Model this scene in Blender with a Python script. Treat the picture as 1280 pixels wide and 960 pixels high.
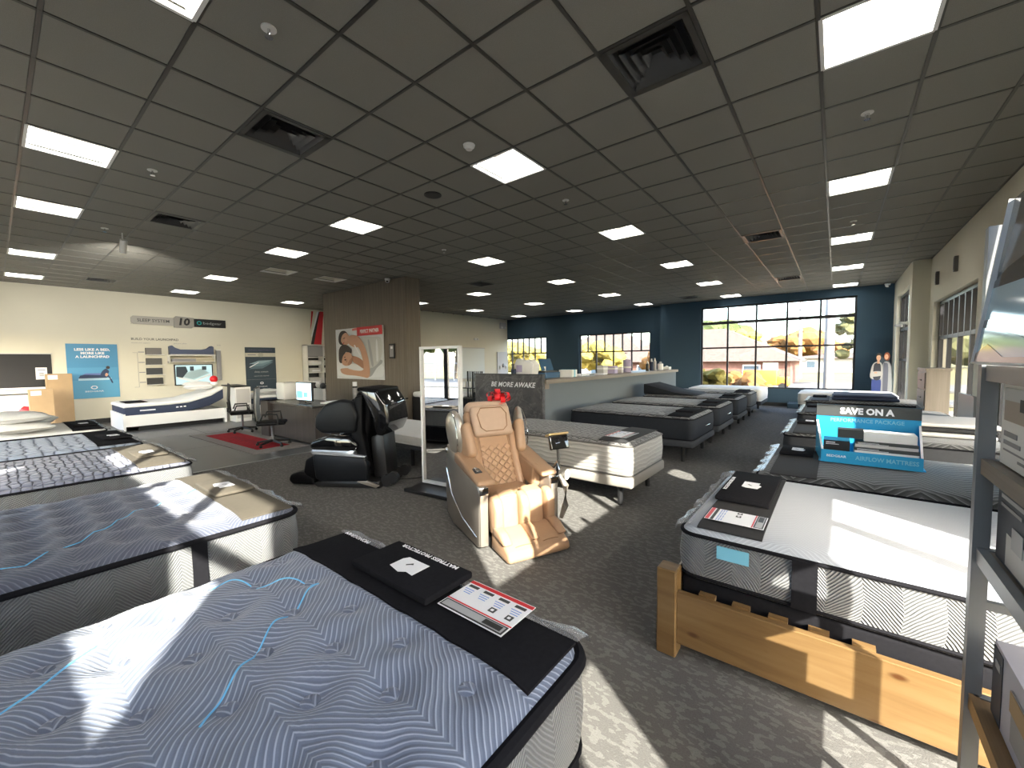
import bpy, bmesh, math, random
from mathutils import Vector, Matrix, Euler
random.seed(7)
D = bpy.data
scene = bpy.context.scene
for o in list(D.objects):
    D.objects.remove(o)
COL = scene.collection
PI = math.pi
R = math.radians
T = 0.6096            # ceiling tile
CEIL = 3.773

# ------------------------------------------------------------------ camera
YAW, PITCH, ROLL, FPX = 0.66816, -0.05721, -0.011655, 512.8
def camera():
    cy, sy, cp, sp = math.cos(YAW), math.sin(YAW), math.cos(PITCH), math.sin(PITCH)
    F = Vector((-sy*cp, cy*cp, sp)); r = Vector((cy, sy, 0)); u = r.cross(F)
    cr, sr = math.cos(ROLL), math.sin(ROLL)
    Rv = r*cr + u*sr; U = u*cr - r*sr
    cd = D.cameras.new('camera'); c = D.objects.new('camera', cd); COL.objects.link(c)
    m = Matrix((Rv, U, -F)).transposed().to_4x4(); m.translation = Vector((0, 0, 1.65))
    c.matrix_world = m
    cd.sensor_fit = 'HORIZONTAL'; cd.sensor_width = 36.0; cd.lens = 36.0*FPX/1280
    cd.clip_start = 0.02; cd.clip_end = 600
    scene.camera = c
camera()

# ------------------------------------------------------------------ light
SUN_AZ, SUN_EL = R(146), R(30.5)       # direction the light travels in, and elevation
def sky_and_sun():
    w = D.worlds.new('world'); scene.world = w; w.use_nodes = True
    nt = w.node_tree; nt.nodes.clear()
    sky = nt.nodes.new('ShaderNodeTexSky'); sky.sky_type = 'NISHITA'
    sky.sun_disc = False; sky.sun_elevation = SUN_EL
    tosun = Vector((-math.cos(SUN_AZ), -math.sin(SUN_AZ)))
    sky.sun_rotation = math.atan2(tosun.x, tosun.y)
    sky.air_density = 1.0; sky.dust_density = 2.5; sky.ozone_density = 1.0
    bg = nt.nodes.new('ShaderNodeBackground'); bg.inputs[1].default_value = SKY
    hs = nt.nodes.new('ShaderNodeHueSaturation'); hs.inputs['Saturation'].default_value = 0.95
    out = nt.nodes.new('ShaderNodeOutputWorld')
    nt.links.new(sky.outputs[0], hs.inputs['Color']); nt.links.new(hs.outputs[0], bg.inputs[0]); nt.links.new(bg.outputs[0], out.inputs[0])
    sd = D.lights.new('sun', 'SUN'); sd.energy = SUN; sd.angle = R(0.53); sd.color = (1.0, 0.93, 0.82)
    s = D.objects.new('sun', sd); COL.objects.link(s)
    d = Vector((math.cos(SUN_AZ)*math.cos(SUN_EL), math.sin(SUN_AZ)*math.cos(SUN_EL), -math.sin(SUN_EL)))
    s.rotation_euler = d.to_track_quat('-Z', 'Y').to_euler(); s.location = (20, -14, 14)
SKY, SUN = 0.60, 9.0
LAMP = 3.4            # strength of the ceiling light lenses
sky_and_sun()
vs = scene.view_settings
vs.view_transform = 'Standard'; vs.look = 'None'; vs.gamma = 1.0; vs.use_curve_mapping = False
vs.exposure = 1.68
scene.cycles.max_bounces = 8; scene.cycles.diffuse_bounces = 5; scene.cycles.transparent_max_bounces = 16
scene.cycles.caustics_reflective = False

# ------------------------------------------------------------------ materials
class N:
    """small node-tree helper"""
    def __init__(s, m):
        s.nt = m.node_tree; s.bsdf = s.nt.nodes.get('Principled BSDF')
    def new(s, t, **kw):
        n = s.nt.nodes.new(t)
        for k, v in kw.items(): setattr(n, k, v)
        return n
    def link(s, a, b): s.nt.links.new(a, b)
    def put(s, sock, v):
        if hasattr(v, 'is_output'): s.link(v, sock)
        else: sock.default_value = v
    def m(s, op, a, b=None, c=None):
        n = s.new('ShaderNodeMath', operation=op)
        s.put(n.inputs[0], a)
        if b is not None: s.put(n.inputs[1], b)
        if c is not None: s.put(n.inputs[2], c)
        return n.outputs[0]
    def obj(s):
        t = s.new('ShaderNodeTexCoord'); x = s.new('ShaderNodeSeparateXYZ'); s.link(t.outputs['Object'], x.inputs[0])
        return t.outputs['Object'], x.outputs
    def world(s):
        g = s.new('ShaderNodeNewGeometry'); x = s.new('ShaderNodeSeparateXYZ'); s.link(g.outputs['Position'], x.inputs[0])
        return g.outputs['Position'], x.outputs
    def scale(s, vec, sc):
        n = s.new('ShaderNodeMapping'); n.inputs['Scale'].default_value = sc; s.link(vec, n.inputs['Vector']); return n.outputs[0]
    def noise(s, vec, sc, detail=4, rough=.55, dist=0):
        n = s.new('ShaderNodeTexNoise'); n.inputs['Scale'].default_value = sc; n.inputs['Detail'].default_value = detail
        n.inputs['Roughness'].default_value = rough; n.inputs['Distortion'].default_value = dist
        if vec is not None: s.link(vec, n.inputs['Vector'])
        return n.outputs['Fac']
    def ramp(s, fac, *stops):
        n = s.new('ShaderNodeValToRGB'); e = n.color_ramp.elements
        while len(e) < len(stops): e.new(0.5)
        for i, (p, c) in enumerate(stops):
            e[i].position = p; e[i].color = (*c, 1) if len(c) == 3 else c
        s.link(fac, n.inputs[0]); return n.outputs[0]
    def mix(s, fac, a, b):
        n = s.new('ShaderNodeMix', data_type='RGBA')
        s.put(n.inputs[0], fac)
        for sock, v in ((n.inputs[6], a), (n.inputs[7], b)):
            if hasattr(v, 'is_output'): s.link(v, sock)
            else: sock.default_value = (*v, 1)
        return n.outputs[2]
    def bump(s, h, strength=.3, dist=.01):
        n = s.new('ShaderNodeBump'); n.inputs['Strength'].default_value = strength; n.inputs['Distance'].default_value = dist
        s.link(h, n.inputs['Height']); s.link(n.outputs[0], s.bsdf.inputs['Normal'])
    def base(s, c): s.link(c, s.bsdf.inputs['Base Color'])

MATS = {}
def mat(name, col=(.5, .5, .5), rough=.6, metal=0, spec=.5, coat=0, var=0, vscale=8, sheen=0):
    if name in MATS: return MATS[name]
    m = D.materials.new(name); m.use_nodes = True; b = m.node_tree.nodes['Principled BSDF']
    b.inputs['Base Color'].default_value = (*col, 1); b.inputs['Roughness'].default_value = rough
    b.inputs['Metallic'].default_value = metal; b.inputs['Specular IOR Level'].default_value = spec
    b.inputs['Coat Weight'].default_value = coat
    if sheen: b.inputs['Sheen Weight'].default_value = sheen
    if var:
        n = N(m); v, _ = n.obj(); f = n.noise(v, vscale)
        n.base(n.mix(f, tuple(c*(1-var) for c in col), tuple(min(1, c*(1+var)) for c in col)))
    MATS[name] = m
    return m
def emit(name, col, strength):
    m = D.materials.new(name); m.use_nodes = True; b = m.node_tree.nodes['Principled BSDF']
    b.inputs['Base Color'].default_value = (*col, 1); b.inputs['Emission Color'].default_value = (*col, 1)
    b.inputs['Emission Strength'].default_value = strength; b.inputs['Roughness'].default_value = .5
    MATS[name] = m; return m

def carpet():
    m = mat('carpet_grey', rough=.95, spec=.1); n = N(m); v, x = n.world()
    a = n.noise(v, 140, 3, .7); b = n.noise(n.scale(v, (16, 34, 1)), 1.0, 2, .5); big = n.noise(v, 1.3, 3)
    vo = n.new('ShaderNodeTexVoronoi', distance='CHEBYCHEV'); vo.inputs['Scale'].default_value = 26; n.link(n.scale(v, (1, 1.7, 1)), vo.inputs['Vector'])
    sp = n.m('GREATER_THAN', n.m('ADD', b, n.m('MULTIPLY', vo.outputs['Distance'], -.35)), .40)
    c1 = n.mix(a, (.075, .072, .068), (.18, .175, .168))
    c2 = n.mix(a, (.125, .122, .116), (.27, .262, .25))
    c = n.mix(n.m('MULTIPLY', sp, .75), c1, c2)
    n.base(n.mix(n.m('MULTIPLY', big, .35), c, (.10, .097, .092)))
    n.bump(a, .5, .006); return m
def slab_floor():
    m = mat('polished_concrete', rough=.28, spec=.5); n = N(m); v, x = n.world()
    f = n.noise(v, 1.1, 6, .6); g = n.noise(v, 30, 3)
    n.base(n.mix(g, n.ramp(f, (.2, (.075, .078, .082)), (.85, (.105, .108, .112))), (.095, .098, .10)))
    n.bsdf.inputs['Roughness'].default_value = .34; return m
def plaster(name, col, v2=.06):
    m = mat(name, col, .8, spec=.25); n = N(m); v, x = n.world()
    f = n.noise(v, .7, 4); g = n.noise(v, 160, 2)
    n.base(n.mix(f, tuple(c*(1-v2) for c in col), tuple(min(1, c*(1+v2)) for c in col))); n.bump(g, .08, .003); return m
def laminate(name, dark, light, axis='Z'):
    m = mat(name, rough=.45, spec=.4); n = N(m); v, x = n.obj()
    sc = {'Z': (34, 34, .9), 'X': (.9, 34, 34), 'Y': (34, .9, 34)}[axis]
    f = n.noise(n.scale(v, sc), 1, 5, .65, .3)
    n.base(n.ramp(f, (.25, dark), (.55, tuple((a+b)/2 for a, b in zip(dark, light))), (.8, light))); n.bump(f, .1, .003); return m
def pine():
    m = mat('knotty_pine', rough=.35, spec=.45, coat=.15); n = N(m); v, x = n.obj()
    f = n.noise(n.scale(v, (1.3, 26, 15)), 1, 5, .6, .6)
    c = n.ramp(f, (.25, (.125, .070, .026)), (.5, (.17, .102, .042)), (.8, (.21, .138, .064)))
    vo = n.new('ShaderNodeTexVoronoi'); vo.inputs['Scale'].default_value = 1; n.link(n.scale(v, (4.2, 9, 9)), vo.inputs['Vector'])
    k = n.ramp(vo.outputs['Distance'], (.06, (1, 1, 1)), (.16, (0, 0, 0)))
    n.base(n.mix(k, c, (.07, .028, .009))); n.bump(f, .1, .003); return m
def marble():
    m = mat('dark_marble', rough=.3, spec=.5); n = N(m); v, x = n.obj()
    f = n.noise(v, 3.2, 8, .62, 1.4); w = n.noise(v, 1.5, 6, .6, 2.2)
    vein = n.ramp(n.m('ABSOLUTE', n.m('SUBTRACT', w, .5)), (.0, (1, 1, 1)), (.035, (0, 0, 0)))
    n.base(n.mix(n.m('MULTIPLY', vein, .2), n.ramp(f, (.3, (.045, .045, .05)), (.75, (.11, .105, .11))), (.38, .36, .36))); return m
def quilt(name, base, line, lam=.02, zig=.34, amp=.55, depth=.35, lw=.5, rough=.85, axis='xy'):
    """knitted ticking with chevron stitch lines; axis picks the two object axes the lines run over"""
    m = mat(name, base, rough, spec=.2, sheen=.25); n = N(m); v, x = n.obj()
    a, b = {'xy': (x[0], x[1]), 'xz': (x[0], x[2]), 'yz': (x[1], x[2]), 'yx': (x[1], x[0]), 'sz': (n.m('ADD', x[0], x[1]), x[2])}[axis]
    wob = n.noise(v, 3.0, 2)
    tri = n.m('ABSOLUTE', n.m('SUBTRACT', n.m('FRACT', n.m('DIVIDE', a, zig)), .5))
    ph = n.m('DIVIDE', n.m('ADD', n.m('ADD', b, n.m('MULTIPLY', tri, zig*amp*2)), n.m('MULTIPLY', wob, .10)), lam)
    s = n.m('SINE', n.m('MULTIPLY', ph, 2*PI))
    k = n.m('SMOOTH_MIN', n.m('MAXIMUM', n.m('MULTIPLY', n.m('SUBTRACT', s, lw), 2.2), 0), 1, .2)
    fine = n.noise(v, 300, 2)
    n.base(n.mix(k, n.mix(fine, tuple(c*.86 for c in base), base), line)); n.bump(n.m('ADD', s, n.m('MULTIPLY', fine, .4)), depth, .004); return m
def cells(name, base, line, sc=9, depth=.6, stretch=(1, 1, 1)):
    """small pillowed quilting cells"""
    m = mat(name, base, .85, spec=.2, sheen=.25); n = N(m); v, x = n.obj()
    vo = n.new('ShaderNodeTexVoronoi', feature='DISTANCE_TO_EDGE'); vo.inputs['Scale'].default_value = sc; vo.inputs['Randomness'].default_value = .45
    n.link(n.scale(v, stretch), vo.inputs['Vector'])
    f = n.ramp(vo.outputs['Distance'], (0, (0, 0, 0)), (.12, (.7, .7, .7)), (.35, (1, 1, 1)))
    n.base(n.mix(f, line, base)); n.bump(f, depth, .02); return m
def glass():
    m = D.materials.new('window_glass'); m.use_nodes = True; nt = m.node_tree; nt.nodes.clear(); n = N.__new__(N); n.nt = nt
    o = n.new('ShaderNodeOutputMaterial'); t = n.new('ShaderNodeBsdfTransparent'); t.inputs[0].default_value = (.95, .965, .96, 1)
    g = n.new('ShaderNodeBsdfGlossy'); g.inputs['Roughness'].default_value = .02; f = n.new('ShaderNodeFresnel'); f.inputs[0].default_value = 1.35
    mx = n.new('ShaderNodeMixShader'); gm = n.new('ShaderNodeNewGeometry'); fm = n.m('MULTIPLY', f.outputs[0], n.m('SUBTRACT', 1.0, gm.outputs['Backfacing'])); n.link(fm, mx.inputs[0]); n.link(t.outputs[0], mx.inputs[1]); n.link(g.outputs[0], mx.inputs[2]); n.link(mx.outputs[0], o.inputs[0])
    MATS['window_glass'] = m; return m
def clear_plastic():
    m = D.materials.new('clear_plastic'); m.use_nodes = True; nt = m.node_tree; nt.nodes.clear(); n = N.__new__(N); n.nt = nt
    o = n.new('ShaderNodeOutputMaterial'); t = n.new('ShaderNodeBsdfTransparent'); t.inputs[0].default_value = (.92, .93, .95, 1)
    g = n.new('ShaderNodeBsdfGlossy'); g.inputs['Roughness'].default_value = .12; d = n.new('ShaderNodeBsdfDiffuse'); d.inputs[0].default_value = (.6, .62, .66, 1)
    a = n.new('ShaderNodeMixShader'); a.inputs[0].default_value = .3; n.link(t.outputs[0], a.inputs[1]); n.link(d.outputs[0], a.inputs[2])
    b = n.new('ShaderNodeMixShader'); b.inputs[0].default_value = .14; n.link(a.outputs[0], b.inputs[1]); n.link(g.outputs[0], b.inputs[2]); n.link(b.outputs[0], o.inputs[0])
    MATS['clear_plastic'] = m; return m
def ceiling_tile_mat():
    m = mat('charcoal_tile', (.12, .115, .10), .8, spec=.25); n = N(m); v, x = n.world()
    f = n.noise(v, 220, 2, .8); g = n.noise(v, 3, 3)
    n.base(n.mix(f, (.20, .195, .172), (.33, .32, .29))); n.bump(f, .35, .004); return m
def mottled(name, a, b, sc=6, rough=.9, detail=5):
    m = mat(name, a, rough, spec=.2); n = N(m); v, x = n.world()
    n.base(n.ramp(n.noise(v, sc, detail, .65), (.3, a), (.7, b))); return m

CARPET = carpet(); SLAB = slab_floor(); BEIGE = plaster('cream_wall', (.72, .69, .575)); NAVY = plaster('navy_wall', (.045, .084, .122))
CONTW = plaster('grey_counter_wall', (.14, .16, .175)); TILE = ceiling_tile_mat(); GRID = mat('dark_grid_paint', (.055, .052, .045), .36, spec=.7)
WOOD = laminate('grey_brown_laminate', (.12, .10, .078), (.235, .20, .155)); DESKW = laminate('desk_laminate', (.040, .034, .031), (.085, .073, .066))
SHELFW = laminate('shelf_wood', (.16, .13, .10), (.30, .25, .20), 'Y'); BARN = laminate('weathered_wood', (.20, .17, .14), (.30, .265, .225), 'Z')
PINE = pine(); MARBLE = marble(); GLASS = glass(); PLASTIC = clear_plastic()
FRAME = mat('bronze_frame', (.018, .018, .022), .4, spec=.5); BLACKM = mat('black_metal', (.014, .014, .015), .4, spec=.5)
BLACKF = mat('black_felt', (.012, .012, .0145), .95, spec=.06, var=.3, vscale=60); WHITE = mat('white_paint', (.82, .82, .80), .5)
WHITEF = mat('white_fabric', (.80, .80, .79), .9, spec=.2, var=.06, vscale=12); CHROME = mat('chrome', (.75, .75, .76), .12, 1)
SILVER = mat('champagne_silver', (.52, .47, .41), .28, .75, var=.08, vscale=3); STEEL = mat('grey_steel', (.36, .37, .38), .4, .6)
TANP = mat('pale_tan_leather', (.42, .30, .22), .45, spec=.4, var=.06, vscale=20); TAN = mat('tan_leather', (.36, .225, .135), .42, spec=.45, var=.08, vscale=20); TAND = mat('tan_seam', (.24, .135, .07), .6)
BLACKL = mat('black_leather', (.003, .003, .004), .5, spec=.15); GLOSSB = mat('gloss_black', (.006, .006, .007), .06, spec=.6, coat=.6)
GREYL = mat('charcoal_leather', (.006, .007, .009), .45, spec=.25); RED = mat('red_satin', (.62, .012, .018), .3, spec=.5); REDP = mat('red_print', (.55, .02, .03), .6)
CYAN = mat('cyan_board', (.015, .33, .62), .5); DGREY = mat('dark_grey_print', (.045, .05, .05), .55); PAPER = mat('white_paper', (.82, .83, .86), .6)
CARD = mat('cardboard', (.42, .29, .16), .8, var=.12, vscale=5); GREYB = mat('light_grey_box', (.56, .55, .54), .55); LGREY = mat('grey_plastic', (.40, .41, .42), .5)
BLUELINE = mat('light_blue_cord', (.16, .50, .80), .6); PINKISH = mat('pale_red_print', (.70, .20, .18), .6); GREYP = mat('grey_print', (.30, .30, .31), .6)
BASEB = mat('beige_base_board', (.09, .085, .08), .6); BLUEP = mat('blue_print', (.035, .22, .42), .5); LBLUE = mat('sky_print', (.20, .52, .68), .5); NAVYP = mat('navy_print', (.012, .035, .10), .5)
SKIN = mat('skin_print', (.58, .34, .23), .6); SKIN2 = mat('deep_skin_print', (.42, .22, .14), .6); HAIR = mat('dark_hair_print', (.035, .028, .025), .6); SHEET = mat('pale_sheet_print', (.70, .73, .76), .6)
TEALS = mat('slate_print', (.035, .055, .075), .5); GREYS = mat('sign_grey', (.40, .38, .34), .5); MIRROR = mat('mirror_silver', (.93, .93, .93), .015, 1)

# ------------------------------------------------------------------ mesh helpers
class B:
    def __init__(s): s.v = []; s.f = []
    def add(s, vs, fs):
        k = len(s.v); s.v += [tuple(p) for p in vs]; s.f += [tuple(i+k for i in f) for f in fs]; return s
    def box(s, x0, x1, y0, y1, z0, z1):
        return s.add([(x0,y0,z0),(x1,y0,z0),(x1,y1,z0),(x0,y1,z0),(x0,y0,z1),(x1,y0,z1),(x1,y1,z1),(x0,y1,z1)],
                     [(0,3,2,1),(4,5,6,7),(0,1,5,4),(1,2,6,5),(2,3,7,6),(3,0,4,7)])
    def xbox(s, c, size, rot=(0,0,0), bev=0, seg=3):
        bm = bmesh.new(); bmesh.ops.create_cube(bm, size=1.0)
        for v in bm.verts: v.co = Vector((v.co.x*size[0], v.co.y*size[1], v.co.z*size[2]))
        if bev: bmesh.ops.bevel(bm, geom=bm.edges[:], offset=min(bev, .49*min(size)), segments=seg, profile=.5, affect='EDGES')
        return s.bm(bm, Matrix.Translation(c) @ Euler(rot).to_matrix().to_4x4())
    def bm(s, bm, m=Matrix()):
        bm.verts.index_update(); s.add([m @ v.co for v in bm.verts], [[v.index for v in f.verts] for f in bm.faces]); bm.free(); return s
    def prism(s, poly, a, b, axis='Y', bev=0, seg=2):
        """polygon extruded along an axis; poly is (x,z) for Y, (x,y) for Z, (y,z) for X"""
        P = {'Y': lambda p, t: (p[0], t, p[1]), 'Z': lambda p, t: (p[0], p[1], t), 'X': lambda p, t: (t, p[0], p[1])}[axis]
        n = len(poly); bm = bmesh.new()
        lo = [bm.verts.new(P(p, a)) for p in poly]; hi = [bm.verts.new(P(p, b)) for p in poly]
        bm.faces.new(lo[::-1]); bm.faces.new(hi)
        for i in range(n): bm.faces.new((lo[i], lo[(i+1) % n], hi[(i+1) % n], hi[i]))
        bmesh.ops.recalc_face_normals(bm, faces=bm.faces[:])
        if bev: bmesh.ops.bevel(bm, geom=bm.edges[:], offset=bev, segments=seg, profile=.5, affect='EDGES', clamp_overlap=True)
        return s.bm(bm)
    def tube(s, pts, r, n=8, closed=False):
        pts = [Vector(p) for p in pts]; m = len(pts); rs = r if isinstance(r, (list, tuple)) else [r]*m
        vs = []; up = Vector((0, 0, 1))
        for i, p in enumerate(pts):
            a = pts[(i-1) % m] if (closed or i > 0) else p; b = pts[(i+1) % m] if (closed or i < m-1) else p
            t = (b-a).normalized() if (b-a).length > 1e-9 else Vector((0, 0, 1))
            u = t.cross(up)
            if u.length < 1e-3: u = t.cross(Vector((1, 0, 0)))
            u.normalize(); w = u.cross(t)
            for k in range(n):
                an = 2*PI*k/n; vs.append(p + (u*math.cos(an)+w*math.sin(an))*rs[i])
        fs = []
        for i in range(m if closed else m-1):
            j = (i+1) % m
            for k in range(n): fs.append((i*n+k, i*n+(k+1) % n, j*n+(k+1) % n, j*n+k))
        if not closed: fs += [tuple(range(n))[::-1], tuple((m-1)*n+k for k in range(n))]
        return s.add(vs, fs)
    def cyl(s, p, h, r, n=16, r2=None):
        r2 = r if r2 is None else r2
        return s.tube([p, (p[0], p[1], p[2]+h)], [r, r2], n)
    def ell(s, c, rad, rot=(0,0,0), n=16, m=10, pw=1.0):
        M_ = Euler(rot).to_matrix(); vs = []; fs = []
        sg = lambda t: math.copysign(abs(t)**pw, t)
        for i in range(m+1):
            th = PI*i/m
            for k in range(n):
                ph = 2*PI*k/n
                vs.append(Vector(c) + M_ @ Vector((rad[0]*sg(math.sin(th))*sg(math.cos(ph)), rad[1]*sg(math.sin(th))*sg(math.sin(ph)), rad[2]*sg(math.cos(th)))))
        for i in range(m):
            for k in range(n): fs.append((i*n+k, (i+1)*n+k, (i+1)*n+(k+1) % n, i*n+(k+1) % n))
        return s.add(vs, fs)
    def mesh(s, name, m, smooth=False):
        me = D.meshes.new(name); me.from_pydata(s.v, [], s.f); me.validate()
        if m: me.materials.append(m)
        if smooth:
            for p in me.polygons: p.use_smooth = True
            try: me.set_sharp_from_angle(angle=R(40))
            except Exception: pass
        return me
    def obj(s, name, m, parent=None, smooth=False, loc=None, rot=None):
        o = D.objects.new(name, s.mesh(name, m, smooth)); COL.objects.link(o)
        if parent: o.parent = parent
        if loc: o.location = loc
        if rot: o.rotation_euler = rot
        return o
def link(name, me, parent=None, loc=(0,0,0), rot=(0,0,0)):
    o = D.objects.new(name, me); COL.objects.link(o); o.location = loc; o.rotation_euler = rot
    if parent: o.parent = parent
    return o
def thing(name, label, cat, loc=(0,0,0), rot=0, group=None):
    o = D.objects.new(name, None); COL.objects.link(o); o.empty_display_size = .1
    o.location = loc; o.rotation_euler = rot if isinstance(rot, tuple) else (0, 0, rot)
    tag(o, label, cat, group); return o
def tag(o, label, cat, group=None):
    o['label'] = label; o['category'] = cat
    if group: o['group'] = group
    return o
def struct(o): o['kind'] = 'structure'; return o
def sroot(name, loc=(0,0,0)):
    o = D.objects.new(name, None); COL.objects.link(o); o.location = loc; o['kind'] = 'structure'; return o
def copy_tree(o, parent=None):
    c = o.copy(); COL.objects.link(c)
    if parent is not None:
        c.parent = parent; c.matrix_parent_inverse = o.matrix_parent_inverse.copy()
    for ch in list(o.children): copy_tree(ch, c)
    return c
def text(body, size, m, parent, loc, rot=(0,0,0), align='CENTER', bold=0, shear=0, name='lettering', spacing=1.0, sx=1.0):
    cu = D.curves.new('t', 'FONT'); cu.body = body; cu.size = size; cu.align_x = align; cu.align_y = 'CENTER'
    cu.offset = bold; cu.shear = shear; cu.resolution_u = 2; cu.space_character = spacing; cu.extrude = .0005
    o = D.objects.new('t', cu); COL.objects.link(o)
    bpy.context.view_layer.update()
    me = D.meshes.new_from_object(o.evaluated_get(bpy.context.evaluated_depsgraph_get()))
    D.objects.remove(o); me.materials.clear(); me.materials.append(m); me.name = name
    if sx != 1: me.transform(Matrix.Diagonal((sx, 1, 1, 1)))
    return link(name, me, parent, loc, rot)
def flat(poly, m, parent, z, name='print', t=.0008):
    b = B().prism(poly, z, z+t, 'Z'); return b.obj(name, m, parent)
def rect(x0, y0, x1, y1): return [(x0,y0),(x1,y0),(x1,y1),(x0,y1)]
def oval(cx, cy, rx, ry, a=0, n=20):
    return [(cx+rx*math.cos(t)*math.cos(a)-ry*math.sin(t)*math.sin(a), cy+rx*math.cos(t)*math.sin(a)+ry*math.sin(t)*math.cos(a)) for t in (2*PI*k/n for k in range(n))]
def rrect(x0, x1, y0, y1, r, seg=5):
    pts = []
    for cx, cy, a0 in ((x1-r, y0+r, -PI/2), (x1-r, y1-r, 0), (x0+r, y1-r, PI/2), (x0+r, y0+r, PI)):
        for k in range(seg+1):
            a = a0 + PI/2*k/seg; pts.append((cx+r*math.cos(a), cy+r*math.sin(a)))
    return pts
LEFTW = (PI/2, 0, PI/2)     # board on the left wall, facing +X
BACKW = (PI/2, 0, 0)        # board facing -Y
ORD = ['first', 'second', 'third', 'fourth', 'fifth', 'sixth', 'seventh', 'eighth']
# ------------------------------------------------------------------ the shell
XR, XL, YF, YB = 1.6, -16.4, -1.25, 16.5
fl = struct(B().box(XL-.3, XR+.3, YF-.3, 17.3, -.2, -.012).obj('floor', SLAB))
B().prism([(-7.62, YF), (XR, YF), (XR, 17.0), (-14.2, 17.0), (-14.2, 10.2), (-7.62, 6.2)], -.012, 0, 'Z').obj('carpet', CARPET, fl)
ys = [YF, .0, 1.55, 3.1, 4.65, 6.2]
for i in range(5):
    for (a, b) in ((-16.4, -14.2), (-14.2, -12.05), (-12.05, -9.85), (-9.85, -7.65)):
        B().prism(rect(a+.004, ys[i]+.004, b-.004, ys[i+1]-.004), -.012, 0, 'Z').obj('floor_slab', SLAB, fl)
B().prism([(-16.4, 6.2), (-7.65, 6.2), (-14.2, 10.2), (-16.4, 10.2)], -.012, 0, 'Z').obj('floor_slab', SLAB, fl)
B().box(-7.65, -7.61, YF, 6.2, -.012, .004).obj('carpet_edge_strip', STEEL, fl)

def wall(name, m, pieces):
    b = B()
    for p in pieces: b.box(*p)
    return struct(b.obj(name, m))
def cut(a0, a1, z0, z1, holes):
    """wall rectangle minus holes (u0,u1,z0,z1) -> list of rectangles"""
    out = []; us = sorted({a0, a1, *[h[0] for h in holes], *[h[1] for h in holes]})
    for u0, u1 in zip(us, us[1:]):
        hs = sorted([(h[2], h[3]) for h in holes if h[0] <= u0+1e-6 and h[1] >= u1-1e-6]); z = z0
        for h0, h1 in hs:
            if h0 > z+1e-6: out.append((u0, u1, z, h0))
            z = h1
        if z < z1-1e-6: out.append((u0, u1, z, z1))
    return out
TOP = CEIL+.3
# right wall, with the narrower bay beyond the return at Y = 12.9
H3 = (-.35, 2.28, .12, 3.42); H2 = (4.7, 8.2, .12, 2.78); H1 = (8.98, 12.47, .12, 2.78); H0 = (13.3, 15.75, .12, 3.30); H4 = (3.45, 4.16, 1.72, 2.64)
rw = [(XR, XR+.22, u0, u1, z0, z1) for u0, u1, z0, z1 in cut(YF-.25, 12.9, 0, TOP, [H1, H2, H3, H4])]
rw += [(1.3, XR+.22, 12.9, 13.12, 0, TOP)] + [(1.3, 1.52, u0, u1, z0, z1) for u0, u1, z0, z1 in cut(13.12, YB+.25, 0, TOP, [H0])]
wall('wall_right', BEIGE, rw)
# rear wall, navy
B0 = (-4.0, .47, .58, 3.52); B1_ = (-9.42, -6.08, .85, 2.80); B2_ = (-14.2, -11.25, .85, 2.80)
re_ = [(u0, u1, YB, YB+.25, z0, z1) for u0, u1, z0, z1 in cut(-5.3, 1.3, 0, TOP, [B0])]
re_ += [(u0, u1, 17.0, 17.25, z0, z1) for u0, u1, z0, z1 in cut(-14.2, -5.3, 0, TOP, [B1_, (B2_[0], B2_[1], B2_[2], B2_[3])])] + [(-5.5, -5.3, YB, 17.25, 0, TOP)]
wall('wall_back', NAVY, re_)
wall('wall_left', BEIGE, [(XL-.25, XL, YF-.25, 10.2, 0, TOP), (XL-.25, -13.7, 10.2, 10.4, 0, TOP), (-13.95, -13.7, 10.4, 17.0, 0, TOP)])
F1 = (-2.95, 1.0, 2.17, 3.45); F3 = (-9.1, -6.0, .55, 2.45); F2 = (-5.7, -3.4, .55, 2.45); F4 = (-15.9, -11.6, .45, 2.60)
wall('wall_front', BEIGE, [(u0, u1, YF-.25, YF, z0, z1) for u0, u1, z0, z1 in cut(XL-.25, XR, 0, TOP, [F1, F2, F3, F4])])
for i, (x0, x1, y0, y1) in enumerate([(XL, XL+.015, YF, 10.2), (-13.7, -13.685, 10.4, 17.0)]):
    struct(B().box(x0, x1, y0, y1, 0, .14).obj('baseboard_left', mat('black_rubber_base', (.02, .02, .02), .6)))
struct(B().box(XR-.015, XR, YF, 12.9, 0, .12).obj('baseboard_right', MATS['black_rubber_base']))
struct(B().box(-5.3, 1.3, YB-.015, YB, 0, .12).obj('baseboard_back', MATS['black_rubber_base']))
struct(B().box(-1.2, 1.3, YB-.62, YB-.016, .0, .16).obj('trim_1', NAVY))

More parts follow.
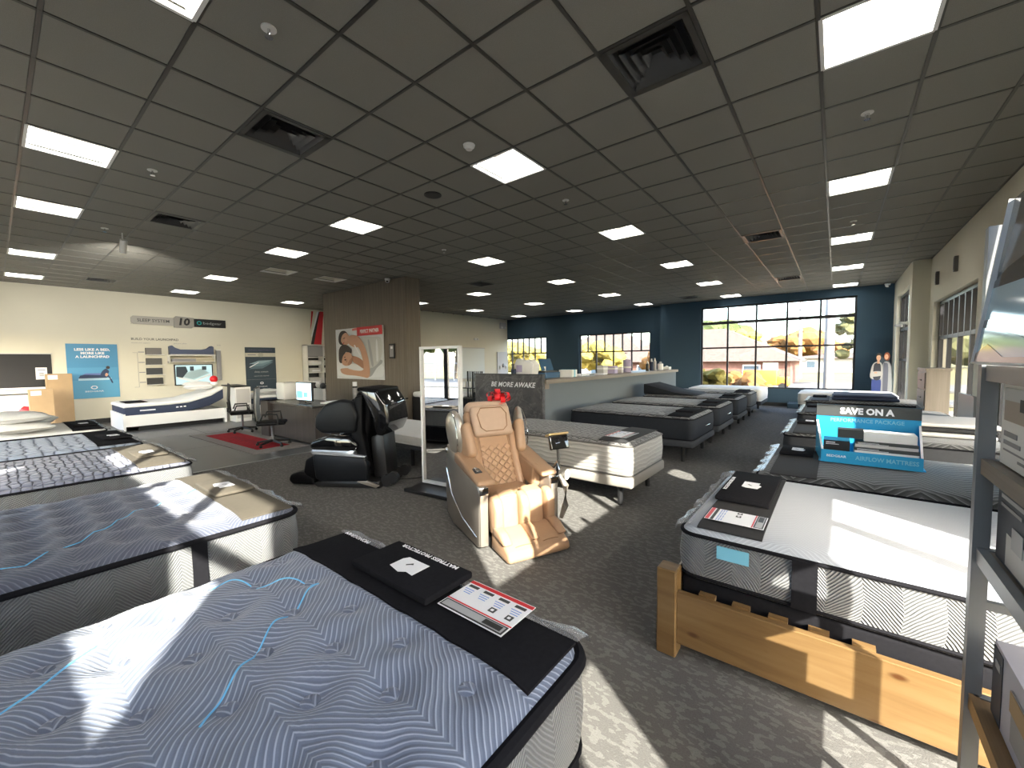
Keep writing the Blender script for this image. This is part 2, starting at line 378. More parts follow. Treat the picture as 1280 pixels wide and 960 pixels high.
def window(n, axis, c, hole, vb, hb, uneven=None, w=.055, panes=True, solid=()):
    """frame bars, mullions, transoms and panes in the plane axis=c; vb lists u of mullions (optionally (u,z0,z1)), hb lists z of transoms"""
    u0, u1, z0, z1 = hole; root = sroot('window_%d' % n)
    def bar(a0, a1, b0, b1, name, d=.07, m=FRAME):
        b = B()
        b.box(a0, a1, c-d/2, c+d/2, b0, b1) if axis == 'Y' else b.box(c-d/2, c+d/2, a0, a1, b0, b1)
        return b.obj(name, m, root)
    bar(u0, u1, z0, z0+w, 'window_sill'); bar(u0, u1, z1-w, z1, 'window_head'); bar(u0, u0+w, z0, z1, 'window_jamb'); bar(u1-w, u1, z0, z1, 'window_jamb')
    for v in vb:
        v, a, b = v if isinstance(v, tuple) else (v, z0, z1)
        bar(v-w/2, v+w/2, a, b, 'mullion', .065)
    for h in hb:
        h, hw = h if isinstance(h, tuple) else (h, w)
        bar(u0, u1, h-hw/2, h+hw/2, 'transom', .06)
    full = sorted([v for v in vb if not isinstance(v, tuple)])
    zs = [z0] + sorted([h[0] if isinstance(h, tuple) else h for h in hb]) + [z1]
    for a, b in zip(zs, zs[1:]):
        us = sorted([u0, u1] + full + [v[0] for v in vb if isinstance(v, tuple) and v[1] <= a+.03 and v[2] >= b-.03])
        for p, q in zip(us, us[1:]):
            if any(s0 <= (p+q)/2 <= s1 and t0 <= (a+b)/2 <= t1 for s0, s1, t0, t1 in solid): bar(p+.01, q-.01, a+.01, b-.01, 'sun_block_panel', .03, FRAME)  # opaque panel added in place of glass to block sun
            else: bar(p+.012, q-.012, a+.012, b-.012, 'pane', .004, GLASS)
    return root
def ev(a, b, n): return [a+(b-a)*k/n for k in range(1, n)]
window(1, 'Y', YB+.12, B0, ev(B0[0], B0[1], 5), [2.02, (2.93, .10)])
window(2, 'Y', 17.12, B1_, ev(B1_[0], B1_[1], 4) + [(v, 2.0, 2.8) for v in ev(B1_[0], B1_[1], 8)[0::2]], [2.0])
window(3, 'Y', 17.12, B2_, ev(B2_[0], B2_[1], 4) + [(v, 2.0, 2.8) for v in ev(B2_[0], B2_[1], 8)[0::2]], [2.0])
window(4, 'X', XR+.13, H1, ev(H1[0], H1[1], 4) + [(v, 2.02, 2.78) for v in ev(H1[0], H1[1], 8)[0::2]], [2.02], w=.07)
window(5, 'X', XR+.13, H2, ev(H2[0], H2[1], 4) + [(v, 2.02, 2.78) for v in ev(H2[0], H2[1], 8)[0::2]], [2.02], w=.07)
window(6, 'X', XR+.13, H3, [.72, 1.70, (.16, .12, 2.0), (2.04, 2.53, 3.42)], [2.0, 2.53], w=.07, solid=[(-1, 3, 2.0, 2.53), (.16, .72, 0, 2.0), (2.04, 3, 2.53, 3.5)])  # solid fields and short mullions added to shape the sun patches
window(7, 'X', 1.42, H0, ev(H0[0], H0[1], 3), [1.55, 2.35], w=.07)
window(8, 'X', XR+.13, H4, [], [], w=.06)
window(9, 'Y', YF-.13, F1, [.02, -.93, -1.93], [2.80], w=.07, solid=[(-4, .0, 2.1, 2.78)])  # lower left fields closed with added panels to keep sun off the mattresses
window(11, 'Y', YF-.13, F2, ev(F2[0], F2[1], 2), [], w=.08); window(12, 'Y', YF-.13, F4, ev(F4[0], F4[1], 6), [], w=.08)
window(10, 'Y', YF-.13, F3, [-7.05, -8.1], [], w=.12)
for i, h in enumerate((H1, H2)):
    struct(B().box(XR-.03, XR+.04, h[0]-.06, h[1]+.06, h[2]-.04, h[2]).obj('trim_%d' % (i+2), WHITE))

# ------------------------------------------------------------------ ceiling
ce = struct(B().box(XL-.2, XR+.2, YF-.2, 17.2, CEIL+.16, CEIL+.3).obj('ceiling', TILE))
def gx(i): return (i-4.2384)*T
def gy(j): return (j+3.4769)*T
LIGHTS = [(-.5,-2.5),(-5.5,-2.5),(-9.5,-2.5),(-15.5,-2.5),(-20.5,-2.5),(-.5,2.5),(-5.5,2.5),(-9.5,2.5),(-15.5,2.5),(-20.5,2.5),(-20.5,7.5),(-.5,7.5),(-5.5,7.5),
          (-.5,12.5),(-5.5,12.5),(-10.5,12.5),(-15.5,12.5),(-.5,17.5),(-5.5,17.5),(-10.5,17.5),(-15.5,17.5),(-.5,22.5),(-5.5,22.5),(-10.5,22.5),(-15.5,22.5),
          (4.5,2.5),(4.5,7.5),(4.5,12.5),(4.5,17.5),(4.5,22.5)]
UNLIT = [(-12.5,3.5),(-12.5,5.5)]
VENTS = [(-2.5,-.5),(-8.5,-.5),(-19.5,-.5),(2.5,1.5),(2.5,10.5),(2.5,18.5),(-2.5,21.5),(-8.5,10.5)]
taken = {(round(a-.5), round(b-.5)) for a, b in LIGHTS+UNLIT+VENTS}
ti = range(-23, 7); tj = range(-6, 25)
def inside(i, j):
    x0, x1, y0, y1 = gx(i), gx(i+1), gy(j), gy(j+1)
    if x0 > XR or x1 < XL or y1 < YF or y0 > 17.0: return None
    x0, x1, y0, y1 = max(x0, XL), min(x1, XR), max(y0, YF), min(y1, 17.0)
    if (x0+x1)/2 < -13.7 and (y0+y1)/2 > 10.2: return None
    if (x0+x1)/2 > -5.3 and y0 > YB: return None
    return x0, x1, y0, y1
cam = Vector((0, 0, 1.65)); tiles = []
Fv = Vector((-math.sin(YAW), math.cos(YAW), -.057))
for i in ti:
    for j in tj:
        r = inside(i, j)
        if not r or (i, j) in taken: continue
        p = Vector(((r[0]+r[1])/2, (r[2]+r[3])/2, CEIL)) - cam
        vis = p.dot(Fv) > .9 and abs(p.x*math.cos(YAW)+p.y*math.sin(YAW)) < 1.4*p.dot(Fv)
        tiles.append((0 if vis else 1, p.length, r))
tiles.sort(key=lambda t: t[:2])
g = .012
full_me = None; rest = B()
for k, (_, _, r) in enumerate(tiles):
    x0, x1, y0, y1 = r
    isfull = abs(x1-x0-T) < 1e-3 and abs(y1-y0-T) < 1e-3
    if k < 300:
        if isfull:
            if full_me is None: full_me = B().xbox((0, 0, 0), (T-2*g, T-2*g, .018), bev=.003, seg=1).mesh('ceiling_tile', TILE)
            link('ceiling_tile', full_me, ce, ((x0+x1)/2, (y0+y1)/2, CEIL+.014))
        else: B().box(x0+g, x1-g, y0+g, y1-g, CEIL+.005, CEIL+.023).obj('ceiling_tile', TILE, ce)
    else: rest.box(x0+g, x1-g, y0+g, y1-g, CEIL+.005, CEIL+.023)
ro = rest.obj('distant_ceiling_tiles', TILE, ce); ro['kind'] = 'stuff'
for i in range(-22, 7):
    x = gx(i)
    if XL < x < XR:
        y1 = 10.2 if x < -13.7 else (17.0 if x < -5.3 else YB)
        B().box(x-g, x+g, YF, y1, CEIL, CEIL+.024).obj('ceiling_runner', GRID, ce)
for j in range(-5, 25):
    y = gy(j)
    if YF < y < 17.0:
        B().box(XL if y < 10.2 else -13.7, XR if y < YB else -5.3, y-g, y+g, CEIL+.001, CEIL+.024).obj('ceiling_runner', GRID, ce)
for (x0, x1, y0, y1) in ((XL, XR, YF, YF+.02), (XL, XL+.02, YF, 10.2), (XR-.02, XR, YF, 12.9), (-5.3, 1.3, YB-.02, YB)):
    B().box(x0, x1, y0, y1, CEIL-.002, CEIL+.026).obj('wall_angle', GRID, ce)

LENS = emit('lit_lens', (1.0, .97, .90), LAMP); LENS2 = emit('lit_basket', (1.0, .93, .80), .30); REFL = mat('lamp_reflector', (.80, .77, .68), .5)
def make_light(lit):
    t = thing('ceiling_light', '', 'light')
    a = T/2-.013
    f = B()
    for s in (-1, 1):
        f.box(s*a-.012, s*a+.012, -a, a, -.003, .03); f.box(-a, a, s*a-.012, s*a+.012, -.003, .03)
    f.obj('frame', WHITE, t)
    l = LENS if lit else REFL; l2 = LENS2 if lit else REFL
    for s in (-1, 1):   # the two curved reflector wings
        pts = [(s*(.075+.20*k/6), .03+.055*math.sin(PI*(.15+.85*(1-k/6))*.5)) for k in range(7)]
        B().prism(pts + [(p[0], p[1]+.006) for p in pts[::-1]], -a+.005, a-.005, 'Y').obj('reflector', l, t)
    pts = [(.075*math.cos(q), .085-.05*math.sin(q)) for q in [PI*k/8 for k in range(9)]]
    B().prism(pts, -a+.06, a-.06, 'Y').obj('lamp_basket', l2, t)
    for s in (-1, 1): B().prism([(s*a, .004), (s*(a-.06), .075), (s*(a-.06), .081), (s*a, .01)], -a, a, 'X').obj('end_reflector', l, t)
    B().box(-a, a, -a, a, .10, .11).obj('housing', REFL, t)
    return t
protoL = make_light(True); protoU = make_light(False); used = set()
rows = sorted({b for a, b in LIGHTS})
for lst, proto in ((LIGHTS, protoL), (UNLIT, protoU)):
    for k, (a, b) in enumerate(lst):
        o = proto if k == 0 else copy_tree(proto)
        o.location = (gx(a), gy(b), CEIL)
        if lst is LIGHTS:
            mates = sorted([p for p in LIGHTS if p[1] == b]); q = mates.index((a, b)); rr = rows.index(b)
            rown = ['nearest', 'second', 'third', 'fourth', 'fifth', 'farthest'][rr]
            o['label'] = 'lit square recessed ceiling light, %s from the left in the %s crosswise row' % (ORD[q], rown)
            o['group'] = 'lit recessed ceiling lights'
        else:
            o['label'] = ['unlit square ceiling light left of the wood column, the nearer', 'unlit square ceiling light left of the wood column, the farther'][k]
            o['group'] = 'unlit ceiling lights'
VENTM = mat('vent_black', (.016, .016, .016), .45)
def make_vent():
    t = thing('ceiling_vent', '', 'vent'); h = T/2-.014
    f = B()
    for s in (-1, 1):
        f.box(s*(h-.02)-.02, s*(h-.02)+.02, -h, h, -.004, .02); f.box(-h, h, s*(h-.02)-.02, s*(h-.02)+.02, -.004, .02)
    f.obj('frame', GRID, t)
    for k in range(4):   # nested sloping louvre rings
        o, i, z0, z1 = .255-.06*k, .215-.06*k, -.004+.004*k, .055
        vs = []
        for (q, z) in ((o, z0), (i, z1)): vs += [(-q, -q, z), (q, -q, z), (q, q, z), (-q, q, z)]
        b = B().add(vs, [(n_, (n_+1) % 4, 4+(n_+1) % 4, 4+n_) for n_ in range(4)]); b.add([(x, y, z+.006) for x, y, z in vs], [(n_, 4+n_, 4+(n_+1) % 4, (n_+1) % 4) for n_ in range(4)])
        b.obj('louvre_ring', GREYB if k == 9 else mat('vent_grey', (.06, .06, .062), .35, spec=.6), t)
    B().box(-h, h, -h, h, .08, .09).obj('duct_box', VENTM, t)
    return t
pv = make_vent()
VL = ['black square air diffuser above the grey quilted mattresses at left', 'black square air diffuser in front of the wall with the pillow display', 'black square air diffuser close to the cream left wall',
      'large black square air diffuser nearest the camera, top centre right', 'small black air diffuser between the right hand lights and the aisle, nearer one', 'black air diffuser close to the big rear window, right side',
      'black air diffuser near the navy wall corner, above the counter end', 'black air diffuser far behind the wood column']
for k, (a, b) in enumerate(VENTS):
    o = pv if k == 0 else copy_tree(pv)
    o.location = (gx(a), gy(b), CEIL); o['label'] = VL[k]; o['group'] = 'ceiling air diffusers'
SPR = [(-.5,-1.5,'at top left near the first light'), (-5.5,-1.5,'right of the long row of left lights'), (-10.5,-1.5,'near the small hanging spotlight'), (4.5,4.5,'between the two nearest right hand lights'),
       (4.5,10.5,'between the second and third right hand lights'), (-.5,4.5,'behind the central square light'), (-15.5,10.5,'behind the wood column'), (-5.5,5.5,'in the dark middle of the ceiling')]
def make_sprinkler():
    t = thing('sprinkler', '', 'sprinkler')
    B().cyl((0,0,-.006), .008, .045, 20).obj('escutcheon', WHITE, t, True); B().cyl((0,0,-.05), .045, .010, 10).obj('nozzle', CHROME, t, True)
    B().cyl((0,0,-.056), .003, .024, 12).obj('deflector', CHROME, t); B().tube([(-.014,0,-.01),(-.016,0,-.035),(0,0,-.054)], .003, 6).tube([(.014,0,-.01),(.016,0,-.035),(0,0,-.054)], .003, 6).obj('yoke', CHROME, t)
    return t
ps = make_sprinkler()
for k, (a, b, w) in enumerate(SPR):
    o = ps if k == 0 else copy_tree(ps)
    o.location = (gx(a), gy(b), CEIL+.004); o['label'] = 'white and chrome ceiling sprinkler ' + w; o['group'] = 'ceiling sprinklers'
t = thing('smoke_detector', 'round white smoke detector on the ceiling left of the central light', 'detector', (gx(-.52), gy(1.5), CEIL+.005))
B().cyl((0,0,-.02), .02, .055, 24, .06).obj('base', WHITE, t, True); B().cyl((0,0,-.045), .025, .032, 20, .045).obj('sensor_dome', WHITE, t, True)
t = thing('ceiling_speaker', 'round black ceiling speaker in the dark tiles left of the central light', 'speaker', (gx(-2.5), gy(2.45), CEIL+.005))
B().cyl((0,0,-.008), .01, .11, 28).obj('trim_ring', BLACKM, t, True); B().cyl((0,0,-.011), .004, .092, 28).obj('grille', VENTM, t)
def camera_dome(loc, label):
    t = thing('security_camera', label, 'camera', loc)
    B().cyl((0,0,-.03), .03, .07, 20).obj('mount', WHITE, t, True); B().ell((0,0,-.05), (.06,.06,.06)).obj('dome', WHITE, t, True); B().ell((.03,-.03,-.075), (.025,.025,.025)).obj('lens', GLOSSB, t, True)
camera_dome((-9.05, 6.38, CEIL), 'white dome camera at the top of the wood column')
camera_dome((1.12, 16.2, CEIL-.02), 'white dome camera in the far right corner under the ceiling')
t = thing('track_spotlight', 'small white spotlight hanging on a stem near the cream left wall', 'spotlight', (-9.1, 1.42, CEIL))
B().cyl((0,0,-.16), .17, .010, 8).obj('stem', WHITE, t); B().tube([(.08,0,-.12),(-.03,.0,-.30)], .045, 14).obj('lamp_head', WHITE, t, True)
sl = D.lights.new('spot_beam', 'SPOT'); sl.energy = 330; sl.spot_size = R(84); sl.spot_blend = 1.0; sl.shadow_soft_size = .045; sl.color = (1.0, .95, .84)
so = D.objects.new('spot_beam', sl); COL.objects.link(so); so.parent = t; so.location = (-.05, 0, -.36); so.rotation_euler = Vector((-7.2, 1.2, -2.0)).to_track_quat('-Z', 'Y').to_euler()

# ------------------------------------------------------------------ outdoors
GRASS = mottled('dry_grass', (.12, .105, .045), (.19, .165, .075), .8); ASPH = mottled('asphalt', (.10, .098, .094), (.15, .146, .138), 3); CONC = mottled('sidewalk_concrete', (.20, .19, .17), (.27, .255, .23), 2)
def ground(name, x0, x1, y0, y1, z, m): return struct(B().box(x0, x1, y0, y1, z-.1, z).obj(name, m))
ground('ground', -140, 140, -120, 200, -.35, GRASS)
ground('sidewalk', -30, 14, 17.5, 20.0, -.24, CONC); ground('street', -140, 140, 31, 38, -.23, ASPH); ground('parking_lot', 2.2, 40, -60, 16, -.24, ASPH); ground('front_parking_lot', -60, 2.2, -30, -4.2, -.24, ASPH)
ground('front_sidewalk', -30, 5, -4.2, -1.6, -.20, CONC)
ground('driveway', -30, 12, 22.6, 25.0, -.23, ASPH)
# sun blockers added outside the right hand windows; gaps let sun slivers through
CAN = mat('sun_blocker_soffit', (.16, .15, .14), .6)
def sun_blocker(y0, y1, x1, z, label):
    t = thing('sun_blocker', label, 'sun_blocker', (XR+.22, 0, 0))
    B().box(0, x1, y0, y1, z, z+.12).obj('roof_slab', CAN, t); B().box(x1-.06, x1, y0, y1, z-.06, z+.18).obj('fascia', FRAME, t)
sun_blocker(2.40, 3.10, 1.7, 2.72, 'added dark sun blocker outside the narrow side window'); sun_blocker(3.52, 7.66, 3.4, 2.86, 'added long dark sun blocker outside the second right hand window')
sun_blocker(7.78, 11.95, 3.4, 2.86, 'added long dark sun blocker outside the right window with six upper panes'); sun_blocker(12.07, 16.9, 3.4, 3.40, 'added dark sun blocker outside the far right window')
t = thing('sun_blocker', 'added long dark sun blocker over the front windows', 'sun_blocker', (0, YF-.25, 0))  # slab added outdoors to keep direct sun off the front glazing
B().box(-11.3, -3.2, -2.3, 0, 2.62, 2.74).obj('roof_slab', CAN, t); B().box(-11.3, -3.2, -2.3, -2.24, 2.56, 2.80).obj('fascia', FRAME, t)
for k, y in enumerate((5.0, 9.0, 13.0)):
    tag(B().box(4.9, 5.15, y-.12, y+.12, -.24, 2.86).obj('sun_blocker_post', CAN), 'square post of the added sun blockers outside the right windows, %s from the street front' % ['first', 'second', 'third'][k], 'post', 'sun blocker posts')
FOLI = {'orange': mottled('orange_leaves', (.13, .060, .022), (.22, .115, .04), 2.5), 'yellow': mottled('yellow_leaves', (.16, .125, .025), (.26, .21, .055), 2.5), 'green': mottled('green_leaves', (.035, .050, .018), (.065, .085, .032), 2.5), 'olive': mottled('olive_leaves', (.065, .066, .03), (.11, .11, .052), 2.5)}
BARK = mat('bark', (.11, .08, .06), .9)
def tree(name, label, x, y, h, w, kind, trunk=.35, blobs=26, cat='tree', bare=False):
    t = thing(name, label, cat, (x, y, -.35)); rnd = random.Random(int(x*13+y*7)); b = B()
    for k in range(blobs):
        a = rnd.random()*2*PI; q = rnd.random()**.5; zz = trunk*h + (h*(1-trunk))*(.12+.80*rnd.random()); rr = w*.5*(1-abs((zz/h-.62))*.9)
        s = w*(.10+.12*rnd.random()); bm = bmesh.new(); bmesh.ops.create_icosphere(bm, subdivisions=2, radius=1)
        for v in bm.verts: v.co *= (.75+.5*rnd.random())
        b.bm(bm, Matrix.Translation((rr*q*math.cos(a), rr*q*math.sin(a), zz)) @ Matrix.Diagonal((s, s, s*.8, 1)))
    b.obj('crown', FOLI[kind], t)
    br = B().tube([(0,0,0),(.03*w,0,h*.4),(0,.02*w,h*.75)], [.035*h*.7, .022*h*.7, .008*h], 8)
    for k in range(5):
        a = k*1.3; br.tube([(0,0,h*(.3+.07*k)),(w*.25*math.cos(a),w*.25*math.sin(a),h*(.5+.08*k))], [.012*h, .004*h], 6)
    br.obj('trunk', BARK, t, True); return t
tree('shrub', 'round yellow shrub outside the left edge of the big rear window', -4.25, 19.2, 1.5, 1.9, 'yellow', .1, 34, 'shrub')
tree('shrub', 'low orange shrub outside the second column of the big rear window', -3.3, 21.2, 1.2, 2.2, 'orange', .1, 30, 'shrub')
for k, (x, y, h, w, kd, lb) in enumerate([(-9.8, 60, 5.2, 5, 'yellow', 'yellow autumn tree beyond the house, third column of the rear window'), (-5, 105, 6, 13, 'orange', 'broad orange treetops on the horizon in the rear window'),
        (13, 92, 6, 14, 'olive', 'broad olive treetops on the horizon at right of the rear window'), (1.2, 34, 5.0, 2.6, 'olive', 'thin tree at the right edge of the big rear window'),
        (-18.6, 25, 3.0, 3.2, 'yellow', 'bright yellow tree outside the left small rear window'), (-22.8, 28, 3.4, 4.0, 'yellow', 'pale yellow tree outside the far left rear window'),
        (-13.6, 28, 3.2, 3.4, 'yellow', 'yellow tree at the left of the middle rear window'), (-9.4, 28.5, 2.6, 3.0, 'orange', 'orange tree at the right of the middle rear window'),
        (-22, 92, 8, 17, 'green', 'dark green trees far behind the brown roof'), (-14, -34, 7, 9, 'olive', 'olive tree across the front parking lot'), (-26, -32, 8, 9, 'green', 'green tree across the front parking lot')]):
    tree('autumn_tree', lb, x, y, h, w, kd)
# houses seen through the rear windows
ROOF = mottled('brown_shingles', (.075, .055, .047), (.115, .086, .073), 4); BRICK = mottled('red_brick', (.13, .068, .055), (.18, .10, .08), 5); SIDING = mat('pale_siding', (.26, .25, .235), .8)
def house(name, label, x, y, w, d, hw, hr, rot, m):
    t = thing(name, label, 'house', (x, y, -.35), rot)
    B().box(-w/2, w/2, -d/2, d/2, 0, hw).obj('wall', m, t); e = .5
    B().add([(-w/2-e,-d/2-e,hw),(w/2+e,-d/2-e,hw),(w/2+e,d/2+e,hw),(-w/2-e,d/2+e,hw),(-w/8,0,hw+hr),(w/8,0,hw+hr)], [(0,1,5,4),(1,2,5),(2,3,4,5),(3,0,4),(0,3,2,1)]).obj('roof', ROOF, t)
    for k in range(3):
        f = B().box(-w/2+w*(.18+.3*k), -w/2+w*(.18+.3*k)+1.1, -d/2-.06, -d/2+.02, .5, 1.5).obj('window', WHITE, t)
        B().box(-w/2+w*(.18+.3*k)+.08, -w/2+w*(.18+.3*k)+1.02, -d/2-.08, -d/2-.05, .58, 1.42).obj('pane', TEALS, f)
    B().box(w/2-1.6, w/2-.7, -d/2-.06, -d/2+.02, 0, 1.65).obj('door', WHITE, t)
    B().box(-w/4, -w/4+.6, .3, .9, hw+hr*.4, hw+hr+.6).obj('chimney', BRICK, t)
house('brown_roof_house', 'house with a large brown hipped roof in the big rear window', -8.9, 38, 13, 9, 1.75, 2.7, .0, BRICK)
house('pale_house', 'pale house behind the yellow tree in the middle rear window', -19.5, 42, 10, 8, 2.6, 2.4, 0, SIDING)
house('distant_white_building', 'long white low building on the horizon at right', 2, 70, 16, 6, 1.8, .7, 0, SIDING)
t = thing('food_truck', 'small orange truck parked by the brown roofed house', 'truck', (-3.7, 30.0, -.33)); t.scale = (.55, .55, .55)
B().xbox((0,0,1.35), (3.4,1.9,1.7), bev=.12).obj('box_body', mat('orange_paint', (.42, .12, .015), .5), t, True); B().xbox((2.2,0,.95), (1.2,1.8,1.0), bev=.15).obj('cab', MATS['orange_paint'], t, True)
for sx in (-1.1, 2.2):
    for sy in (-.9, .9): B().tube([(sx, sy-.1, .4), (sx, sy+.1, .4)], .4, 16).obj('wheel', BLACKM, t, True)
POLE = mat('weathered_pole', (.27, .25, .235), .9)
t = thing('utility_pole', 'thick grey utility pole outside the right end of the rear window', 'pole', (-.22, 20.6, -.3)); B().cyl((0,0,0), 7.5, .17, 16, .15).obj('shaft', POLE, t, True); B().box(-1.1, 1.1, -.06, .06, 6.6, 6.75).obj('cross_arm', POLE, t)
t = thing('utility_pole', 'thin distant utility pole left of the thick one', 'pole', (-2.6, 46, -.3)); B().cyl((0,0,0), 7.0, .16, 12, .12).obj('shaft', POLE, t, True); B().box(-.9, .9, -.05, .05, 6.2, 6.32).obj('cross_arm', POLE, t)
tag(B().tube([(-14+2.3*k, 50-2.4*k, 5.0+.10*k - .35*math.sin(PI*k/10)) for k in range(11)], .018, 5).obj('power_line', BLACKM), 'thin power line sloping across the rear window sky', 'cable')
# railing in front of the shop, seen in the mirror
t = thing('railing', 'grey metal handrail in front of the shop, seen in the mirror', 'railing', (-11.2, -3.6, -.2))
B().tube([(0,0,1.0),(4.5,0,1.0)], .022, 8).tube([(0,0,.12),(4.5,0,.12)], .018, 8).obj('rail', STEEL, t, True)
for k in range(31): B().cyl((.15*k,0,.12), .88, .010, 6).obj('baluster', STEEL, t)
t = thing('yard_fence', 'long wire fence across the front parking lot, seen in the mirror', 'fence', (-40, -26, -.3))
for k in range(18): B().cyl((2.2*k,0,0), 1.8, .05, 8).obj('post', STEEL, t)
B().tube([(0,0,1.75),(37.4,0,1.75)], .03, 6).tube([(0,0,.9),(37.4,0,.9)], .02, 6).obj('rail', STEEL, t)
# ------------------------------------------------------------------ mattresses and beds
TICK_GREY = quilt('grey_chevron_ticking', (.155, .185, .26), (.34, .385, .49), .025, .46, .60, .35)
TICK_GREY2 = quilt('grey_chevron_ticking_fine', (.10, .112, .155), (.17, .185, .24), .025, .62, .55, .3)
TICK_LILAC = cells('lilac_cell_ticking', (.22, .235, .31), (.10, .108, .155), 11, .9, (1.6, .8, 1)); TICK_BLUE = cells('pale_blue_cell_ticking', (.28, .335, .43), (.17, .20, .28), 9, .7, (1, 1, 1))
TICK_WHITE = quilt('pale_ticking', (.40, .43, .48), (.46, .49, .54), .02, .5, .4, .12); TICK_DARK = quilt('dark_wave_ticking', (.040, .043, .043), (.26, .27, .27), .055, .5, .42, .5, lw=.72)
TICK_CHAR = cells('charcoal_ticking', (.075, .08, .092), (.034, .037, .042), 7.5, .8); TICK_FROST = cells('frosted_grey_ticking', (.15, .148, .145), (.062, .062, .065), 13, .8)
BAND_CHEV = quilt('grey_chevron_border', (.15, .155, .16), (.23, .235, .24), .017, .26, .55, .6, lw=.2, axis='sz'); BAND_PALE = quilt('pale_ribbed_border', (.34, .33, .305), (.40, .385, .35), .05, 9, .0, .6, axis='sz')
BAND_DARK = mat('charcoal_border', (.017, .0195, .025), .85, spec=.2, var=.15, vscale=30); BAND_SLATE = mat('slate_border', (.036, .039, .045), .85, var=.12, vscale=30); BAND_WHITE = mat('white_border', (.72, .71, .68), .85, var=.05, vscale=20)
NAVYF = mat('navy_fabric', (.030, .042, .080), .85, var=.12, vscale=25); COVERG = mat('dark_grey_cover', (.022, .022, .024), .85, var=.2, vscale=40); COVERT = mat('taupe_cover', (.085, .073, .055), .85, var=.12, vscale=40)
def top_z(L, W, H, crown, tufts, td, tr, x, y):
    ex, ey = min(1, abs(2*x/L)), min(1, abs(2*y/W))
    z = H + crown*(1-ex**6)*(1-ey**6)
    d = min(L/2-abs(x), W/2-abs(y))
    if d < .06: z -= .030*(1-max(0, d)/.06)**2
    for (a, b) in tufts:
        q = (x-a)**2+(y-b)**2
        if q < .09: z -= td*math.exp(-q/(tr*tr)) - .35*td*math.exp(-((q**.5-.105)/.045)**2)
    return z
def mattress(label, cx, cy, zb, L, W, H, rot, top, side, pipe=BLACKF, crown=.02, tufts=(), td=.028, tr=.045, tuft_mat=None, res=24, cover=None, cover_mat=BLACKF, cover_in=.04, straps=(), group=None, pr=.012, r=.11, plastic=False, cords=(), tagc=None, strap_mat=BLACKF, lower_pipe=True, handles=()):
    t = thing('mattress', label, 'mattress', (cx, cy, zb), rot, group)
    fz = lambda x, y: top_z(L, W, H, crown, tufts, td, tr, x, y)
    nx, ny = int(L*res), int(W*res); vs = []; fs = []
    for i in range(nx+1):
        for j in range(ny+1):
            x, y = -L/2+L*i/nx, -W/2+W*j/ny; z = fz(x, y)
            qx, qy = abs(x)-(L/2-r), abs(y)-(W/2-r)
            if qx > 0 and qy > 0:   # fold the square corner onto the rounded outline
                m = max(qx, qy); h = math.hypot(qx, qy)
                x, y = math.copysign(L/2-r+qx*m/h, x), math.copysign(W/2-r+qy*m/h, y)
                z = H-.030*max(0, (m-(r-.06))/.06)**2 if m > r-.06 else z
            vs.append((x, y, z))
    for i in range(nx):
        for j in range(ny):
            a = i*(ny+1)+j; fs.append((a, a+ny+1, a+ny+2, a+1))
    B().add(vs, fs).obj('quilted_top', top, t, True)
    b = B(); out = rrect(-L/2, L/2, -W/2, W/2, r, 6); n = len(out); rings = [(0, -.006), (.2, .004), (.5, .010), (.8, .004), (1, -.002)]
    for (f, o) in rings:
        b.v += [(x*(1+2*o/L), y*(1+2*o/W), (H-.03)*f) for x, y in out]
    for k in range(len(rings)-1): b.f += [(k*n+q, k*n+(q+1) % n, (k+1)*n+(q+1) % n, (k+1)*n+q) for q in range(n)]
    b.f.append(tuple(range(n))[::-1]); b.obj('side_border', side, t, True)
    if pipe:
        B().tube([(x, y, H-.032) for x, y in out], pr, 8, True).obj('edge_piping', pipe, t, True)
        if lower_pipe: B().tube([(x, y, .014) for x, y in out], .009, 6, True).obj('edge_piping', pipe, t, True)
    if tufts and tuft_mat:
        me = B().ell((0,0,0), (.030, .030, .008), n=14, m=6).mesh('tuft', tuft_mat, True)
        for (a, c) in tufts: link('tuft', me, t, (a, c, fz(a, c)+.006))
    if cover:
        x0, x1, w = L/2-cover, L/2-cover_in, W/2-.035; gxn, gyn = 8, 22; vs = []; fs = []
        for lay in (.012, .003):
            for i in range(gxn+1):
                for j in range(gyn+1):
                    x, y = x0+(x1-x0)*i/gxn, -w+2*w*j/gyn; vs.append((x, y, max(fz(x, y), H-.012)+lay))
        nn = (gxn+1)*(gyn+1)
        for i in range(gxn):
            for j in range(gyn):
                a = i*(gyn+1)+j; fs.append((a, a+gyn+1, a+gyn+2, a+1)); fs.append((nn+a, nn+a+1, nn+a+gyn+2, nn+a+gyn+1))
        edge = [j for j in range(gyn+1)] + [i*(gyn+1)+gyn for i in range(1, gxn+1)] + [gxn*(gyn+1)+j for j in range(gyn-1, -1, -1)] + [i*(gyn+1) for i in range(gxn-1, 0, -1)]
        for q in range(len(edge)): a, c = edge[q], edge[(q+1) % len(edge)]; fs.append((a, c, nn+c, nn+a))
        B().add(vs, fs).obj('foot_cover', cover_mat, t, True)
    if plastic:
        w = W/2-.02; vs = []; fs = []
        for j in range(25):
            y = -w+2*w*j/24; wav = .012*math.sin(j*1.7)+.010*math.sin(j*.9+1)
            for (x, z) in ((L/2-.055, H+.016), (L/2-.030, H+.014+wav*.1), (L/2+.012+wav, H-.002), (L/2+.024+wav, H-.035)): vs.append((x, y, z+.004))
        for j in range(24):
            for q in range(3): a = j*4+q; fs.append((a, a+1, a+5, a+4))
        B().add(vs, fs).obj('clear_plastic_cover', PLASTIC, t, True)
